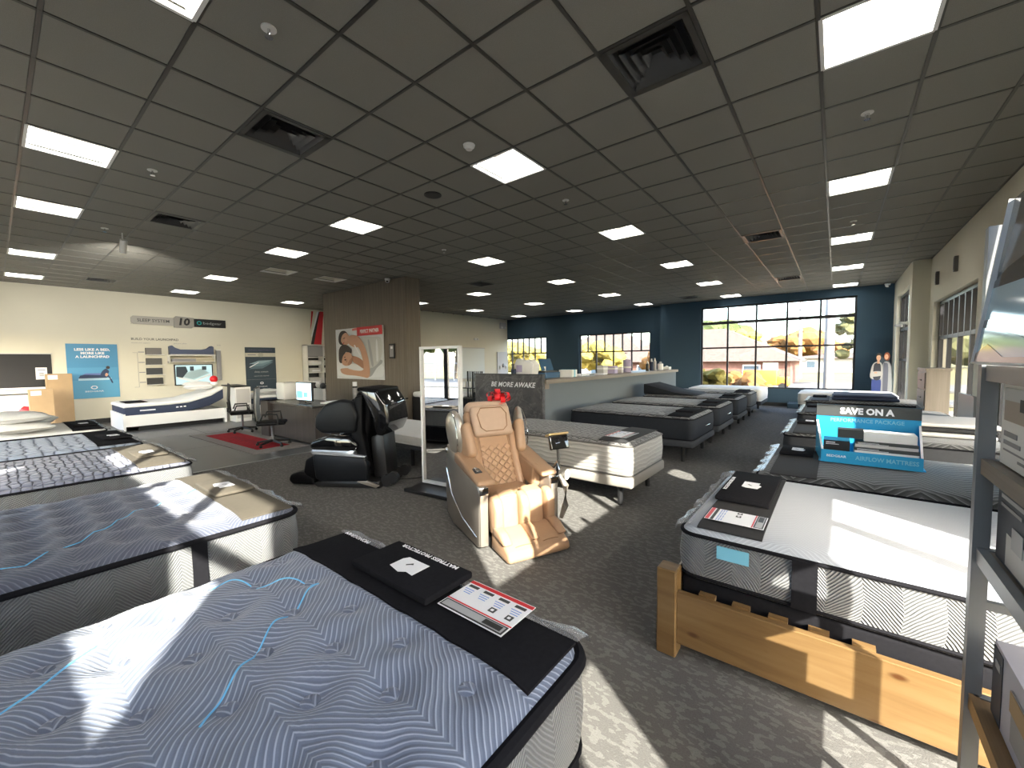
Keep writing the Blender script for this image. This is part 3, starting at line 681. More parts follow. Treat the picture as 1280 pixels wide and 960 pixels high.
    for (sd, pos, wd) in straps:   # dark vertical bands on the border
        b = B()
        if sd == 'y+': b.box(pos-wd/2, pos+wd/2, W/2-.004, W/2+.015, .006, H-.03)
        elif sd == 'y-': b.box(pos-wd/2, pos+wd/2, -W/2-.015, -W/2+.004, .006, H-.03)
        else: b.box(L/2-.004, L/2+.015, pos-wd/2, pos+wd/2, .006, H-.03)
        b.obj('border_band', strap_mat, t)
    for (pos) in handles:
        B().tube([(L/2+.008, pos-.10, H*.42), (L/2+.03, pos-.08, H*.45), (L/2+.03, pos+.08, H*.45), (L/2+.008, pos+.10, H*.42)], .008, 6).obj('handle', CHROME, t, True)
    for pts in cords:
        P = []
        for i in range(len(pts)-1):
            p0, p1, p2, p3 = (Vector(pts[min(max(i+q, 0), len(pts)-1)]) for q in (-1, 0, 1, 2))
            for q in range(6):
                u = q/6; w = .5*((2*p1)+(p2-p0)*u+(2*p0-5*p1+4*p2-p3)*u*u+(3*p1-p0-3*p2+p3)*u**3); P.append((w.x, w.y, fz(w.x, w.y)+.001))
        P.append((*pts[-1], fz(*pts[-1])+.001))
        B().tube(P, .0032, 6).obj('stitched_cord', BLUELINE, t, True)
    if tagc:
        sd, pos, z0 = tagc; w_ = .15
        B().box(pos-w_/2, pos+w_/2, *( (W/2+.011, W/2+.0135) if sd == 'y+' else (-W/2-.0135, -W/2-.011)), z0, z0+.07).obj('care_label', LBLUE, t)
    return t, fz
def base_box(label, cx, cy, L, W, z0, z1, rot, m=BLACKF, group=None, r=.06, legs=True):
    t = thing('bed_base', label, 'bed base', (cx, cy, 0), rot, group)
    B().prism(rrect(-L/2, L/2, -W/2, W/2, r, 4), z0, z1, 'Z').obj('foundation', m, t, True)
    B().tube([(x, y, z0+.006) for x, y in rrect(-L/2, L/2, -W/2, W/2, r, 4)], .008, 6, True).obj('edge_piping', BLACKM, t, True)
    if z0 > .03:
        for sx in (-1, 1):
            for sy in (-1, 1): B().cyl((sx*(L/2-.13), sy*(W/2-.13), 0), z0, .028, 10, .034).obj('leg', BLACKM, t, True)
    return t
def adj_base(label, cx, cy, L, W, z0, z1, rot, m, legs, group=None):
    """slim adjustable base; legs is a list of (x,y)"""
    t = thing('bed_base', label, 'bed base', (cx, cy, 0), rot, group)
    B().xbox((0, 0, (z0+z1)/2), (L, W, z1-z0), bev=.03).obj('platform', m, t, True)
    for (x, y) in legs: B().cyl((x, y, 0), z0+.01, .03, 12, .036).obj('leg', BLACKM, t, True)
    return t
def packet(label, cx, cy, z, w, d, h, rot, body=BLACKF, words=None, sticker=True, cat='packet', name='protector_packet', group=None, tilt=0):
    t = thing(name, label, cat, (cx, cy, z), (tilt, 0, rot), group)
    B().xbox((0, 0, h/2), (w, d, h), bev=.008, seg=2).obj('sleeve', body, t, True)
    if sticker:
        flat([(-.075, -.045), (.06, -.045), (.075, -.02), (.075, .05), (.0, .065), (-.03, .045), (-.075, .05)], PAPER, t, h+.0004, 'sticker')
        flat([(-.012, -.008), (.0, -.002), (.014, .012), (.020, .006), (.006, -.008), (-.002, -.018)], DGREY, t, h+.0014, 'sticker_mark')
    if words: text(words[0], words[1], PAPER, t, (0, words[2], h+.0012), (0, 0, 0), bold=.0008, sx=1.15, name='packet_words')
    return t
def price_card(label, cx, cy, z, w, d, rot, rows=1):
    t = thing('price_card', label, 'card', (cx, cy, z), rot)
    B().box(-w/2, w/2, -d/2, d/2, 0, .002).obj('sheet', PAPER, t)
    flat(rect(-w/2, d/2-.022, w/2, d/2-.004), RED, t, .0022, 'red_header')
    flat(rect(-w/2, -d/2+.052, w/2, -d/2+.058), RED, t, .0022, 'red_rule')
    flat(rect(-w/2+.005, -d/2+.004, w/2-.005, -d/2+.048), BLACKM, t, .0022, 'footer_band')
    flat(rect(-w/2+.012, -d/2+.010, w/2-.012, -d/2+.042), LGREY, t, .0032, 'footer_picture'); flat(rect(w/2-.10, -d/2+.014, w/2-.02, -d/2+.038), BLACKM, t, .0042, 'footer_logo')
    for k in range(4):
        x = -w/2+w*(k+.5)/4
        flat(rect(x-.026, d/2-.045, x+.022, d/2-.030), DGREY, t, .0022, 'heading_block')
        for q in range(3): flat(rect(x-.028+.006*q, d/2-.062-.012*q, x+.018, d/2-.058-.012*q), mat('print_blue', (.25, .38, .70), .6), t, .0022, 'print_line')
        if k > 1: flat(rect(x-.014, -.022, x+.014, .004), DGREY, t, .0022, 'icon'); flat(rect(x-.006, -.015, x+.006, -.004), PAPER, t, .0032, 'icon_centre')
    return t

# the row of mattresses in front of the camera: feet towards +Y
RT = PI/2
m1t = []
for k in range(-9, 10):
    row = -k
    for q in range(-4, 5):
        Y = .80-.15*row; X = -.81-.31*q + (.155 if row % 2 else 0)
        x, y = Y-.185, -(X+1.38)
        if abs(x) < .93 and abs(y) < .68 and x < .70: m1t.append((x, y))
m1, f1 = mattress('nearest grey chevron mattress with buttons, pale blue cords and black foot cover', -1.38, .185, .36, 2.03, 1.52, .345, RT, TICK_GREY, BAND_CHEV, BLACKF, .022, m1t, .024, .045, TICK_GREY, 40,
    .315, BLACKF, .045, [('x', -.35, .05)], pr=.022, plastic=True,
    cords=[[(.321, .60), (.389, .60), (.441, .55), (.465, .45), (.521, .43), (.584, .392), (.613, .291)], [(.613, .291), (.561, .262), (.49, .21), (.423, .176), (.358, .124), (.283, .052), (.224, -.006), (.171, -.058), (.127, -.095), (.093, -.147)], [(-.45, .16), (-.32, .25), (-.232, .313), (-.177, .344), (-.131, .384), (-.071, .438), (-.023, .473)]])
base_box('black foundation box under the nearest grey mattress', -1.38, .185, 2.0, 1.49, .08, .355, RT)
m2t = [(.72-.17*r_, -.66+.22*c+(.11 if r_ % 2 else 0)) for r_ in range(9) for c in range(7)]
m2t = [p for p in m2t if abs(p[1]) < .68 and p[0] < .66]
m2, f2 = mattress('second grey chevron mattress from the camera at left, wrapped in clear plastic', -3.50, .20, .36, 2.03, 1.52, .345, RT, TICK_GREY2, BAND_CHEV, BLACKF, .020, m2t, .022, .05, None, 30,
    .33, COVERT, .045, [('y-', .46, .07), ('y-', -.30, .075)], pr=.016, plastic=True, cords=[[(.70, .2), (.55, .05), (.3, -.1), (.1, -.35), (-.3, -.60), (-.8, -.7)]])
base_box('black foundation box under the second grey mattress', -3.50, .20, 2.0, 1.49, .08, .355, RT)
m3, f3 = mattress('lilac grey ribbed mattress, third in the left row, with taupe foot panel', -5.68, .17, .36, 2.03, 1.52, .345, RT, TICK_LILAC, BAND_CHEV, BLACKF, .018, cover=.40, cover_mat=COVERT, cover_in=.06, pr=.010, plastic=True)
base_box('black foundation box under the third mattress of the left row', -5.68, .17, 2.0, 1.49, .08, .355, RT)
m4, f4 = mattress('pale blue cellular mattress, fourth in the left row, black foot panel', -7.42, .10, .36, 2.03, 1.52, .345, RT, TICK_BLUE, BAND_SLATE, BLACKF, .018, cover=.40, cover_mat=BLACKF, pr=.010, plastic=True)
base_box('black foundation box under the pale blue mattress', -7.42, .10, 2.0, 1.49, .08, .355, RT)
m5, f5 = mattress('farthest mattress of the left row, under the pile of white pillows', -9.30, .02, .36, 2.03, 1.52, .345, RT, WHITEF, BAND_SLATE, BLACKF, .018, cover=.36, cover_mat=BLACKF, pr=.010, plastic=True)
base_box('black foundation box under the mattress that carries the white pillows', -9.30, .02, 2.0, 1.49, .08, .355, RT)
Z1 = .36+.345
packet('black protector packet with white sticker on the nearest mattress foot cover', -1.42, 1.075, Z1+.037, .50, .255, .03, PI+.0, words=('MATTRESS PROTECTOR', .030, -.105))
price_card('white card with red stripes on the nearest mattress foot cover', -.995, 1.09, Z1+.038, .31, .20, 0)
tag(text('MONOGRAM', .035, PAPER, None, (-1.93, 1.135, Z1+.036), (0, 0, PI), name='cover_print'), 'small white printed word at the far end of the nearest black foot cover', 'print')
packet('taupe protector packet on the second grey mattress foot', -3.52, 1.02, Z1+.034, .46, .24, .022, PI, body=COVERT)
packet('taupe packet on the lilac mattress foot panel', -5.55, .95, Z1+.032, .46, .24, .02, PI, body=COVERT)
packet('black packet on the pale blue mattress foot panel', -7.2, .92, Z1+.032, .48, .26, .025, PI+.06, body=BLACKF)
packet('black packet at the foot of the mattress with pillows', -9.1, .84, Z1+.032, .46, .26, .025, PI, body=BLACKF)
# white pillows on the fifth mattress
def pillow(label, c, size, rot, group=None):
    bm = bmesh.new(); bmesh.ops.create_grid(bm, x_segments=14, y_segments=10, size=1.0); vs = []; fs = []
    for sgn in (1, -1):
        k0 = len(vs)
        for v in bm.verts:
            x, y = v.co.x, v.co.y; h = ((1-abs(x)**2.6)*(1-abs(y)**2.6))**.5
            pin = 1-.07*(abs(x)*abs(y))**3
            vs.append((x*size[0]/2*pin*(1-.05*(1-abs(y))*abs(x)**4), y*size[1]/2*pin, sgn*size[2]/2*h + .004*math.sin(9*x+5*y)*h))
        bm.verts.index_update()
        for f in bm.faces: ids = [v.index+k0 for v in f.verts]; fs.append(ids if sgn > 0 else ids[::-1])
    bm.free(); t = thing('pillow', label, 'pillow', c, rot, group)
    B().add(vs, fs).obj('cushion', WHITEF, t, True); e = [(size[0]/2*.97*math.copysign(min(1, abs(math.cos(a))*1.25), math.cos(a)), size[1]/2*.97*math.copysign(min(1, abs(math.sin(a))*1.25), math.sin(a)), 0) for a in (2*PI*k/28 for k in range(28))]
    B().tube(e, .006, 5, True).obj('piping', WHITE, t); return t
pillow('white pillow at the bottom of the pile on the far left mattress', (-8.95, .18, Z1+.10), (.95, .62, .14), .15)
pillow('puffy white pillow on top of the pile on the far left mattress', (-8.98, .14, Z1+.240), (.92, .60, .15), .22)
pillow('white pillow behind the pile on the far left mattress', (-9.78, .35, Z1+.10), (.75, .50, .14), -.2)

# ---- pine bed on the right
RT2 = PI
mp, fp = mattress('pale grey mattress with black piping on the pine bed frame', .345, 3.02, .44, 2.03, 1.36, .275, RT2, TICK_WHITE, BAND_CHEV, BLACKF, .012, cover=.40, cover_mat=COVERG, cover_in=.09, straps=[('y+', .435, .10)], pr=.011, tagc=('y+', .74, .15), plastic=True, r=.09)
t = thing('bed_base', 'black foundation box showing above the pine side rail', 'bed base', (.345, 3.02, 0))
B().xbox((0, 0, .335), (1.99, 1.34, .19), bev=.02).obj('foundation', BLACKF, t, True)
t = thing('pine_bed_frame', 'knotty pine bed frame with square leg and wide side rail', 'bed frame', (0, 0, 0))
for (x, y) in ((-.705, 2.30), (-.705, 3.78), (1.42, 2.30), (1.42, 3.78)): B().xbox((x, y, .245), (.105, .105, .49), bev=.006, seg=1).obj('leg', PINE, t)
B().xbox((.36, 2.285, .225), (2.03, .042, .29), bev=.004, seg=1).obj('side_rail', PINE, t); B().xbox((.36, 3.80, .225), (2.03, .042, .29), bev=.004, seg=1).obj('side_rail', PINE, t)
B().xbox((-.715, 3.04, .235), (.042, 1.375, .28), bev=.004, seg=1).obj('foot_rail', PINE, t); B().xbox((1.43, 3.04, .235), (.042, 1.375, .28), bev=.004, seg=1).obj('head_rail', PINE, t)
for k in range(5): B().box(-.55+.16*k, -.47+.16*k, 2.306, 2.345, .355, .378).obj('slat_end', PINE, t)
for k in range(9): B().box(-.62+.24*k, -.53+.24*k, 2.31, 3.775, .215, .236).obj('slat', PINE, t)
packet('black protector packet with a blue and white sticker on the pine bed mattress', -.44, 3.20, .44+.275+.027, .72, .30, .03, -PI/2, words=None)
tag(text('MATTRESS PROTECTOR', .032, PAPER, None, (-.565, 3.17, .44+.275+.0605), (0, 0, -PI/2), name='packet_print'), 'white printed words along the foot side of the pine bed packet', 'print')
price_card('white card with red ends near the corner of the pine bed mattress', -.42, 2.56, .44+.275+.031, .20, .29, PI/2)

# ---- right hand row behind the pine bed
GR = 'bed row along the right windows'
rbeds = [(4.70, 'dark wavy mattress carrying the blue cardboard display'), (7.05, 'dark mattress directly behind the blue display'), (9.55, 'dark mattress fourth from the camera in the right row'), (12.05, 'dark navy mattress fifth from the camera in the right row')]
for k, (y, lb) in enumerate(rbeds):
    mattress(lb, .50, y, .36, 2.03, 1.42, .31, RT2, TICK_DARK, BAND_SLATE, BLACKF, .018, cover=.42, cover_mat=COVERG, cover_in=.10, straps=[('y+', .42, .10)] if k == 0 else (), pr=.010, tagc=('y+', .80, .19) if k == 0 else None, plastic=True, res=16)
    base_box(['black foundation box under the mattress with the blue display', 'black foundation box under the mattress behind the blue display', 'black foundation box under the fourth right hand mattress', 'black foundation box under the fifth right hand mattress'][k], .50, y, 2.0, 1.39, .08, .355, RT2)
    packet(['black packet with white sticker at the foot of the bed with the blue display', 'black packet with white sticker on the bed behind the display', 'black packet on the fourth right hand bed', 'black packet on the fifth right hand bed'][k], -.28, y+.28, .36+.31+.025, .42, .27, .03, -PI/2, sticker=k < 2)
mattress('sunlit white mattress at the far end of the right row', .22, 14.4, .36, 2.03, 1.5, .32, RT2, WHITEF, BAND_WHITE, WHITE, .02, pr=.008, res=14)
base_box('dark base under the sunlit white mattress at the right', .22, 14.4, 2.0, 1.47, .08, .355, RT2)
t = thing('blanket', 'folded navy blanket across the farthest dark bed of the right row', 'blanket', (.40, 12.1, .36+.31+.025)); B().xbox((.1, 0, .035), (1.1, 1.30, .06), bev=.025).obj('fold', NAVYF, t, True); B().xbox((.1, -.05, .09), (1.05, 1.1, .05), bev=.02).obj('fold', NAVYF, t, True)
t = thing('bedding_stack', 'folded pale grey bedding on the third bed of the right row, near the windows', 'bedding', (1.0, 7.3, .36+.31+.02))
for q in range(3): B().xbox((.02*q, 0, .03+.055*q), (.85, 1.0-.05*q, .05), bev=.022).obj('fold', GREYB if q != 1 else COVERG, t, True)

# ---- row with heads against the counter: feet towards +X
cb = [(4.80, 1.08, TICK_FROST, BAND_PALE, 'grey mattress with pale ribbed sunlit border beside the tan chair', 'beige adjustable base under the mattress beside the tan chair', BASEB, COVERG),
      (7.42, 1.42, TICK_CHAR, BAND_DARK, 'charcoal quilted mattress, second along the counter, with chrome handle', 'dark adjustable base with legs, second along the counter', BAND_SLATE, BLACKF),
      (9.22, 1.40, TICK_CHAR, BAND_DARK, 'charcoal quilted mattress, third along the counter', 'dark adjustable base with legs, third along the counter', BAND_SLATE, BLACKF),
      (11.05, 1.30, TICK_CHAR, BAND_DARK, 'slate mattress, fourth along the counter', 'dark adjustable base, fourth along the counter', BAND_SLATE, BLACKF),
      (12.75, 1.10, TICK_CHAR, BAND_SLATE, 'slate mattress, fifth along the counter', 'dark adjustable base, fifth along the counter', BAND_SLATE, BLACKF)]
PALEB = mat('pale_base_board', (.27, .25, .22), .7)
for k, (y, w, tp, sd, l1, l2, bm_, cv) in enumerate(cb):
    L = 2.20; cx = -1.72-L/2
    bm_ = PALEB if k == 0 else bm_
    mattress(l1, cx, y, .35, L, w, .37, 0, tp, sd, BASEB if k == 0 else BLACKF, .02, cover=.40, cover_mat=cv, cover_in=.07, pr=.010, res=18, handles=[0.15] if k in (1, 2) else (), r=.10)
    adj_base(l2, cx, y, L+.02, w+.01, .22 if k == 0 else .24, .345, 0, bm_, [(L/2-.17, -w/2+.10), (L/2-.17, w/2-.12), (-L/2+.2, -w/2+.12), (-L/2+.2, w/2-.12)])
    if k: packet(['', 'black packet on the second mattress along the counter', 'black packet on the third mattress along the counter', 'black packet on the fourth mattress along the counter', 'black packet on the fifth mattress along the counter'][k], -1.98, y, .35+.37+.026, .52, .28, .03, PI/2, sticker=False)
price_card('white card with a red print on the mattress beside the tan chair', -1.98, 4.62, .35+.37+.034, .40, .26, PI/2)
mattress('sunlit white mattress at the far left of the aisle before the rear window', -2.72, 14.7, .36, 2.05, 1.5, .36, 0, WHITEF, BAND_WHITE, WHITE, .02, pr=.008, res=14)
adj_base('black legged base under the far white mattress', -2.72, 14.7, 2.05, 1.48, .24, .355, 0, BAND_SLATE, [(.78, -.6), (.78, .6), (-.8, -.6), (-.8, .6)])
mattress('white mattress far behind the end of the counter', -5.9, 15.75, .45, 2.0, 1.4, .36, 0, WHITEF, BAND_WHITE, WHITE, .02, pr=.008, res=10)
adj_base('dark base under the white mattress behind the counter end', -5.9, 15.75, 2.0, 1.38, .3, .445, 0, BAND_SLATE, [(.8, -.55), (.8, .55), (-.8, -.55), (-.8, .55)])
# head end raised pillow hump on the fourth counter bed
t = thing('raised_topper', 'dark raised head section of the fourth mattress along the counter', 'topper', (-3.35, 11.05, .35+.37+.028)); B().prism([(-.55, 0), (.75, 0), (.2, .07), (-.55, .26)], -.6, .6, 'Y', .02).obj('wedge', BAND_DARK, t, True)
# ------------------------------------------------------------------ tan massage chair (local: +x forward, +y its left)
def inflate(name, m, parent, c, size, rot=(0,0,0), bev=.05, seg=4):
    return B().xbox(c, size, rot, bev, seg).obj(name, m, parent, True)
t = thing('massage_chair', 'tan leather massage chair with silver side panels, sunlit legs and red bow', 'massage chair', (-2.22, 2.90, 0), R(-24)); t.scale = (.82, .95, .92)
B().prism([(-.95,0),(-.02,0),(-.02,.10),(-.98,.16)], -.31, .31, 'Y', .02).obj('base', BLACKM, t, True)
for s in (-1, 1):
    y0, y1 = (.335, .425) if s > 0 else (-.425, -.335)
    pan = B().prism([(-1.02,.10),(-.80,.02),(-.03,.02),(.02,.06),(.03,.56),(.0,.62),(-.10,.66),(-.62,.76),(-.98,.88),(-1.04,.74),(-1.06,.35)], y0, y1, 'Y', .022, 3).obj('side_panel', SILVER, t, True)
    B().tube([(-.98, s*.428, .60), (-.80, s*.432, .36), (-.45, s*.432, .20), (-.03, s*.430, .13)], .008, 6).obj('trim_line', CHROME, pan, True)
    B().xbox((.032, s*.38, .30), (.014, .078, .50), bev=.006, seg=2).obj('front_trim', SILVER, pan, True); B().xbox((.036, s*.38, .575), (.016, .085, .075), bev=.006, seg=2).obj('chrome_cap', CHROME, pan, True)
    a = B().prism([(-.72,.72),(-.03,.61),(.02,.62),(.0,.665),(-.12,.69),(-.70,.83)], (.25 if s > 0 else -.43), (.43 if s > 0 else -.25), 'Y', .022, 3).obj('armrest', TAN, t, True)
    inflate('arm_bolster', TAN, t, (-.42, s*.292, .62), (.52, .10, .26), (0, R(10), 0), .048)
    # shoulder wing, speaker pod
    inflate('shoulder_wing', TAN, t, (-.66, s*.31, .93), (.26, .11, .38), (0, R(-22), s*R(-12)), .052)
    pod = B().ell((-.80, s*.375, 1.00), (.16, .050, .26), (0, R(-20), s*R(-14)), 18, 12, .8).obj('speaker_pod', SILVER, t, True)
    B().tube([(-.80+.155*math.cos(q)*.94-.26*math.sin(q)*.32, s*.412, 1.0+.155*math.cos(q)*.34+.25*math.sin(q)*.94) for q in (2*PI*k/20 for k in range(20))], .006, 6, True).obj('pod_trim', CHROME, pod, True)
    B().ell((-.98, s*.43, .80), (.035, .012, .035)).obj('pivot_cap', CHROME, t, True)
inflate('seat', TAN, t, (-.32, 0, .40), (.62, .50, .16), (0, R(6), 0), .06)
# reclined backrest: board with its own frame
bk = R(-27); bc = Vector((-.66, 0, .78))
def onback(dx, y, dz):   # dx out of the back surface, dz up along it
    m = Euler((0, bk, 0)).to_matrix(); return bc + m @ Vector((dx, y, dz))
inflate('backrest', TAN, t, tuple(onback(0, 0, .02)), (.16, .54, .98), (0, bk, 0), .07, 5)
q_ = B()
for r_ in range(11):     # quilted lozenges of the centre panel
    for c in range(4):
        y = -.135+.09*c + (.045 if r_ % 2 else 0)
        if abs(y) > .15: continue
        p = onback(.082, y, -.40+.043*r_); q_.xbox(tuple(p), (.022, .060, .060), (R(45), bk, 0), .010, 2)
qo = q_.obj('lozenge_panel', TAN, t, True); qo['kind'] = 'stuff'
for s in (-1, 1):
    B().tube([tuple(onback(.083, s*.165, -.40+.07*k)) for k in range(9)], .006, 6).obj('seam', TAND, t, True)
    inflate('back_bolster', TAN, t, tuple(onback(.06, s*.225, -.10)), (.10, .10, .66), (0, bk, 0), .045)
hp = inflate('head_pillow', TANP, t, tuple(onback(.115, 0, .335)), (.10, .46, .36), (0, bk, 0), .05, 5)
pts = [tuple(onback(.168, y, .335+z)) for y, z in [(-.15,-.09),(-.17,.06),(-.12,.135),(.12,.135),(.17,.06),(.15,-.09),(.10,-.135),(-.10,-.135)]]
B().tube(pts, .006, 6, True).obj('pillow_seam', TAND, hp, True)
inflate('head_cap', TANP, t, tuple(onback(.02, 0, .52)), (.19, .50, .14), (0, bk, 0), .065)
# calf rest: three walls, two channels
for y in (-.275, 0, .275):
    B().prism([(-.02,.16),(.10,.16),(.165,.24),(.17,.42),(.12,.50),(.02,.53),(-.06,.48)], y-.045, y+.045, 'Y', .028, 3).obj('calf_wall', TAN, t, True)
for y in (-.137, .137):
    inflate('calf_pad', TAN, t, (.045, y, .34), (.10, .185, .33), (0, R(-6), 0), .045)
    inflate('knee_pad', TAN, t, (-.02, y, .49), (.16, .19, .07), (0, R(14), 0), .03)
B().xbox((.09, 0, .155), (.14, .60, .02), bev=.006).obj('hinge_bar', CHROME, t, True)
ft = B().prism([(.02,.015),(.40,.0),(.46,.03),(.44,.10),(.30,.17),(.10,.225),(.03,.19)], -.315, .315, 'Y', .03, 3).obj('footrest', TAN, t, True)
for y in (-.28, 0, .28): B().prism([(.08,.17),(.34,.135),(.38,.16),(.26,.235),(.11,.265)], y-.045, y+.045, 'Y', .025, 3).obj('foot_wall', TAN, ft, True)
for y in (-.14, .14): B().tube([(.38+.0*math.cos(q), y+.10*math.cos(q), .118+.018*math.sin(q)) for q in (2*PI*k/16 for k in range(16))], .004, 5, True).obj('foot_seam', TAND, ft, True)
# controller on the right arm
r_ = B().xbox((-.24, -.35, .715), (.14, .075, .014), (0, R(9), 0), .006).obj('control_panel', BLACKM, t, True)
for k in range(3): B().ell((-.28+.04*k, -.35, .731-.006*k), (.013, .018, .006)).obj('button', CHROME, r_, True)
# tablet on a stalk on its left arm
st = B().tube([(-.10, .47, .50), (-.08, .50, .72), (-.10, .50, .86)], .016, 8).obj('tablet_stalk', BLACKM, t, True)
B().xbox((-.08, .50, .93), (.05, .22, .15), (0, R(-18), 0), .012).obj('tablet', GLOSSB, st, True); B().xbox((-.115, .50, 1.01), (.09, .24, .022), (0, R(-18), 0), .006).obj('wood_cap', laminate('honey_wood', (.35, .24, .10), (.55, .42, .22), 'Y'), st, True)
B().tube([(-.02, .47, .60), (.06, .50, .50), (.07, .49, .30), (.02, .47, .16)], [.022, .034, .034, .022], 10).obj('side_knob_arm', SILVER, t, True); B().ell((.055, .52, .61), (.034, .028, .062), (0, R(20), 0)).obj('lever', WHITE, t, True)
B().tube([(-.12, .46, .66), (-.05, .47, .74), (.0, .47, .66)], .015, 8).obj('arm_bracket', CHROME, t, True)
# bow lying on top of the tan chair
pb = Matrix.Translation((-2.22, 2.90, 0)) @ Euler((0,0,R(-24))).to_matrix().to_4x4() @ Vector((-.76, .17, 1.215))
t = thing('gift_bow', 'shiny red ribbon bow on the headrest of the tan massage chair', 'bow', tuple(pb), R(-24))
for k in range(11):
    a = 2*PI*k/11; el = R(15+40*(k % 3)/2); vs = []; L = .15 if k % 2 else .12
    d = Vector((math.cos(a)*math.cos(el), math.sin(a)*math.cos(el), math.sin(el))); sd = d.cross(Vector((0,0,1))).normalized(); up = sd.cross(d)
    for q in range(13):
        f = q/12; u = L*math.sin(PI*f); w = .035*math.sin(2*PI*f); p = d*u + up*w
        vs += [p-sd*.028, p+sd*.028]
    B().add(vs, [(2*q, 2*q+1, 2*q+3, 2*q+2) for q in range(12)]).obj('ribbon_loop', RED, t, True)
B().ell((0,0,.02), (.03,.03,.03)).obj('knot', RED, t, True)
for s in (-1, 1): B().prism([(0,-.018),(s*.10,-.05),(s*.13,-.02),(s*.12,.0),(0,.012)], -.02, -.016, 'Z').obj('ribbon_tail', RED, t)

# ------------------------------------------------------------------ black massage chair
t = thing('massage_chair', 'glossy black massage chair with charcoal shoulder pads, left of the mirror', 'massage chair', (-5.50, 2.90, 0), R(211)); t.scale = (.88, .95, .93)
B().prism([(-.95,0),(.05,0),(.12,.05),(-.05,.10),(-.92,.10)], -.34, .34, 'Y', .02).obj('base', BLACKM, t, True)
for s in (-1, 1):
    y0, y1 = (.30, .41) if s > 0 else (-.41, -.30)
    p = B().prism([(-.78,.12),(-.05,.10),(.03,.14),(.07,.46),(.02,.50),(-.74,.46),(-.80,.36)], y0, y1, 'Y', .03, 3).obj('side_panel', GREYL, t, True)
    B().prism([(-.76,.455),(.06,.49),(.09,.53),(.05,.56),(-.52,.545),(-.60,.60),(-.64,.59),(-.58,.50),(-.76,.475)], y0-.008, y1+.008, 'Y', .008).obj('silver_trim', SILVER if False else mat('pale_silver_trim', (.62, .64, .68), .25, .7), p, True)
    B().prism([(-.62,.54),(.05,.555),(.10,.60),(.05,.68),(-.20,.755),(-.52,.74),(-.66,.64)], y0-.02, y1+.02, 'Y', .035, 3).obj('armrest', GLOSSB, t, True)
    B().ell((-.02, s*.36, .63), (.12, .05, .045), (0, R(18), 0)).obj('arm_cap', MATS['pale_silver_trim'], t, True)
    w = B().prism([(-.62,.80),(-.10,.78),(.02,.86),(.0,1.02),(-.16,1.20),(-.42,1.27),(-.58,1.24),(-.66,1.05)], (.29 if s > 0 else -.42), (.42 if s > 0 else -.29), 'Y', .05, 4).obj('shoulder_pad', GREYL, t, True)
    B().prism([(-.82,.20),(-.70,.20),(-.52,.78),(-.60,1.30),(-.72,1.32),(-.70,.80)], (.22 if s > 0 else -.36), (.36 if s > 0 else -.22), 'Y', .03, 3).obj('back_side_cushion', BLACKL, t, True)
    B().prism([(-.70,.14),(-.60,.10),(-.90,.02),(-.95,.05)], (.34 if s > 0 else -.38), (.38 if s > 0 else -.34), 'Y', .008).obj('chrome_strut', SILVER, t, True)
    B().tube([(-.10, s*.34, .80), (-.20, s*.34, .78)], .02, 8).obj('pad_hinge', MATS['pale_silver_trim'], t, True)
    for k in range(2): B().tube([(-1.0-.10*k, s*.22-.04, .09+.04*k), (-1.0-.10*k, s*.22+.04, .09+.04*k)], .085, 16).obj('rear_roller', BLACKM, t, True)
inflate('backrest', BLACKL, t, (-.66, 0, .86), (.20, .52, .98), (0, R(-14), 0), .08, 5)
inflate('head_pillow', BLACKL, t, (-.60, 0, 1.22), (.16, .46, .26), (0, R(-14), 0), .06)
inflate('seat', BLACKL, t, (-.30, 0, .45), (.62, .54, .18), (0, R(5), 0), .07)
B().prism([(-.70,1.34),(-.66,1.41),(-.95,1.39),(-1.08,1.20),(-1.12,.92),(-1.02,.74),(-.92,.76),(-.86,1.0)], -.37, .37, 'Y', .05, 4).obj('head_hood', GLOSSB, t, True)
B().xbox((-.80, 0, 1.385), (.34, .70, .06), (0, R(-4), 0), .03).obj('hood_top', BLACKL, t, True)
B().prism([(-1.0,.12),(-.78,.12),(-.74,.70),(-.95,.78)], -.20, .20, 'Y', .03).obj('recline_motor', BLACKM, t, True)
for y in (-.26, 0, .26): B().prism([(.05,.10),(.22,.10),(.30,.20),(.26,.38),(.10,.46),(.02,.40)], y-.05, y+.05, 'Y', .035, 3).obj('calf_wall', BLACKL, t, True)
for y in (-.13, .13): inflate('calf_pad', BLACKL, t, (.12, y, .27), (.12, .16, .30), (0, R(-8), 0), .045)
B().prism([(.12,.02),(.50,.02),(.55,.08),(.52,.16),(.38,.20),(.15,.18)], -.31, .31, 'Y', .05, 4).obj('footrest', BLACKL, t, True)
tag(B().tube([(-4.80,3.40,.012),(-4.62,3.62,.010),(-4.5,3.86,.010),(-4.2,4.0,.010),(-3.3,3.98,.012)], .007, 6).obj('extension_lead', BLACKM), 'black power cord on the carpet behind the black massage chair', 'cord')

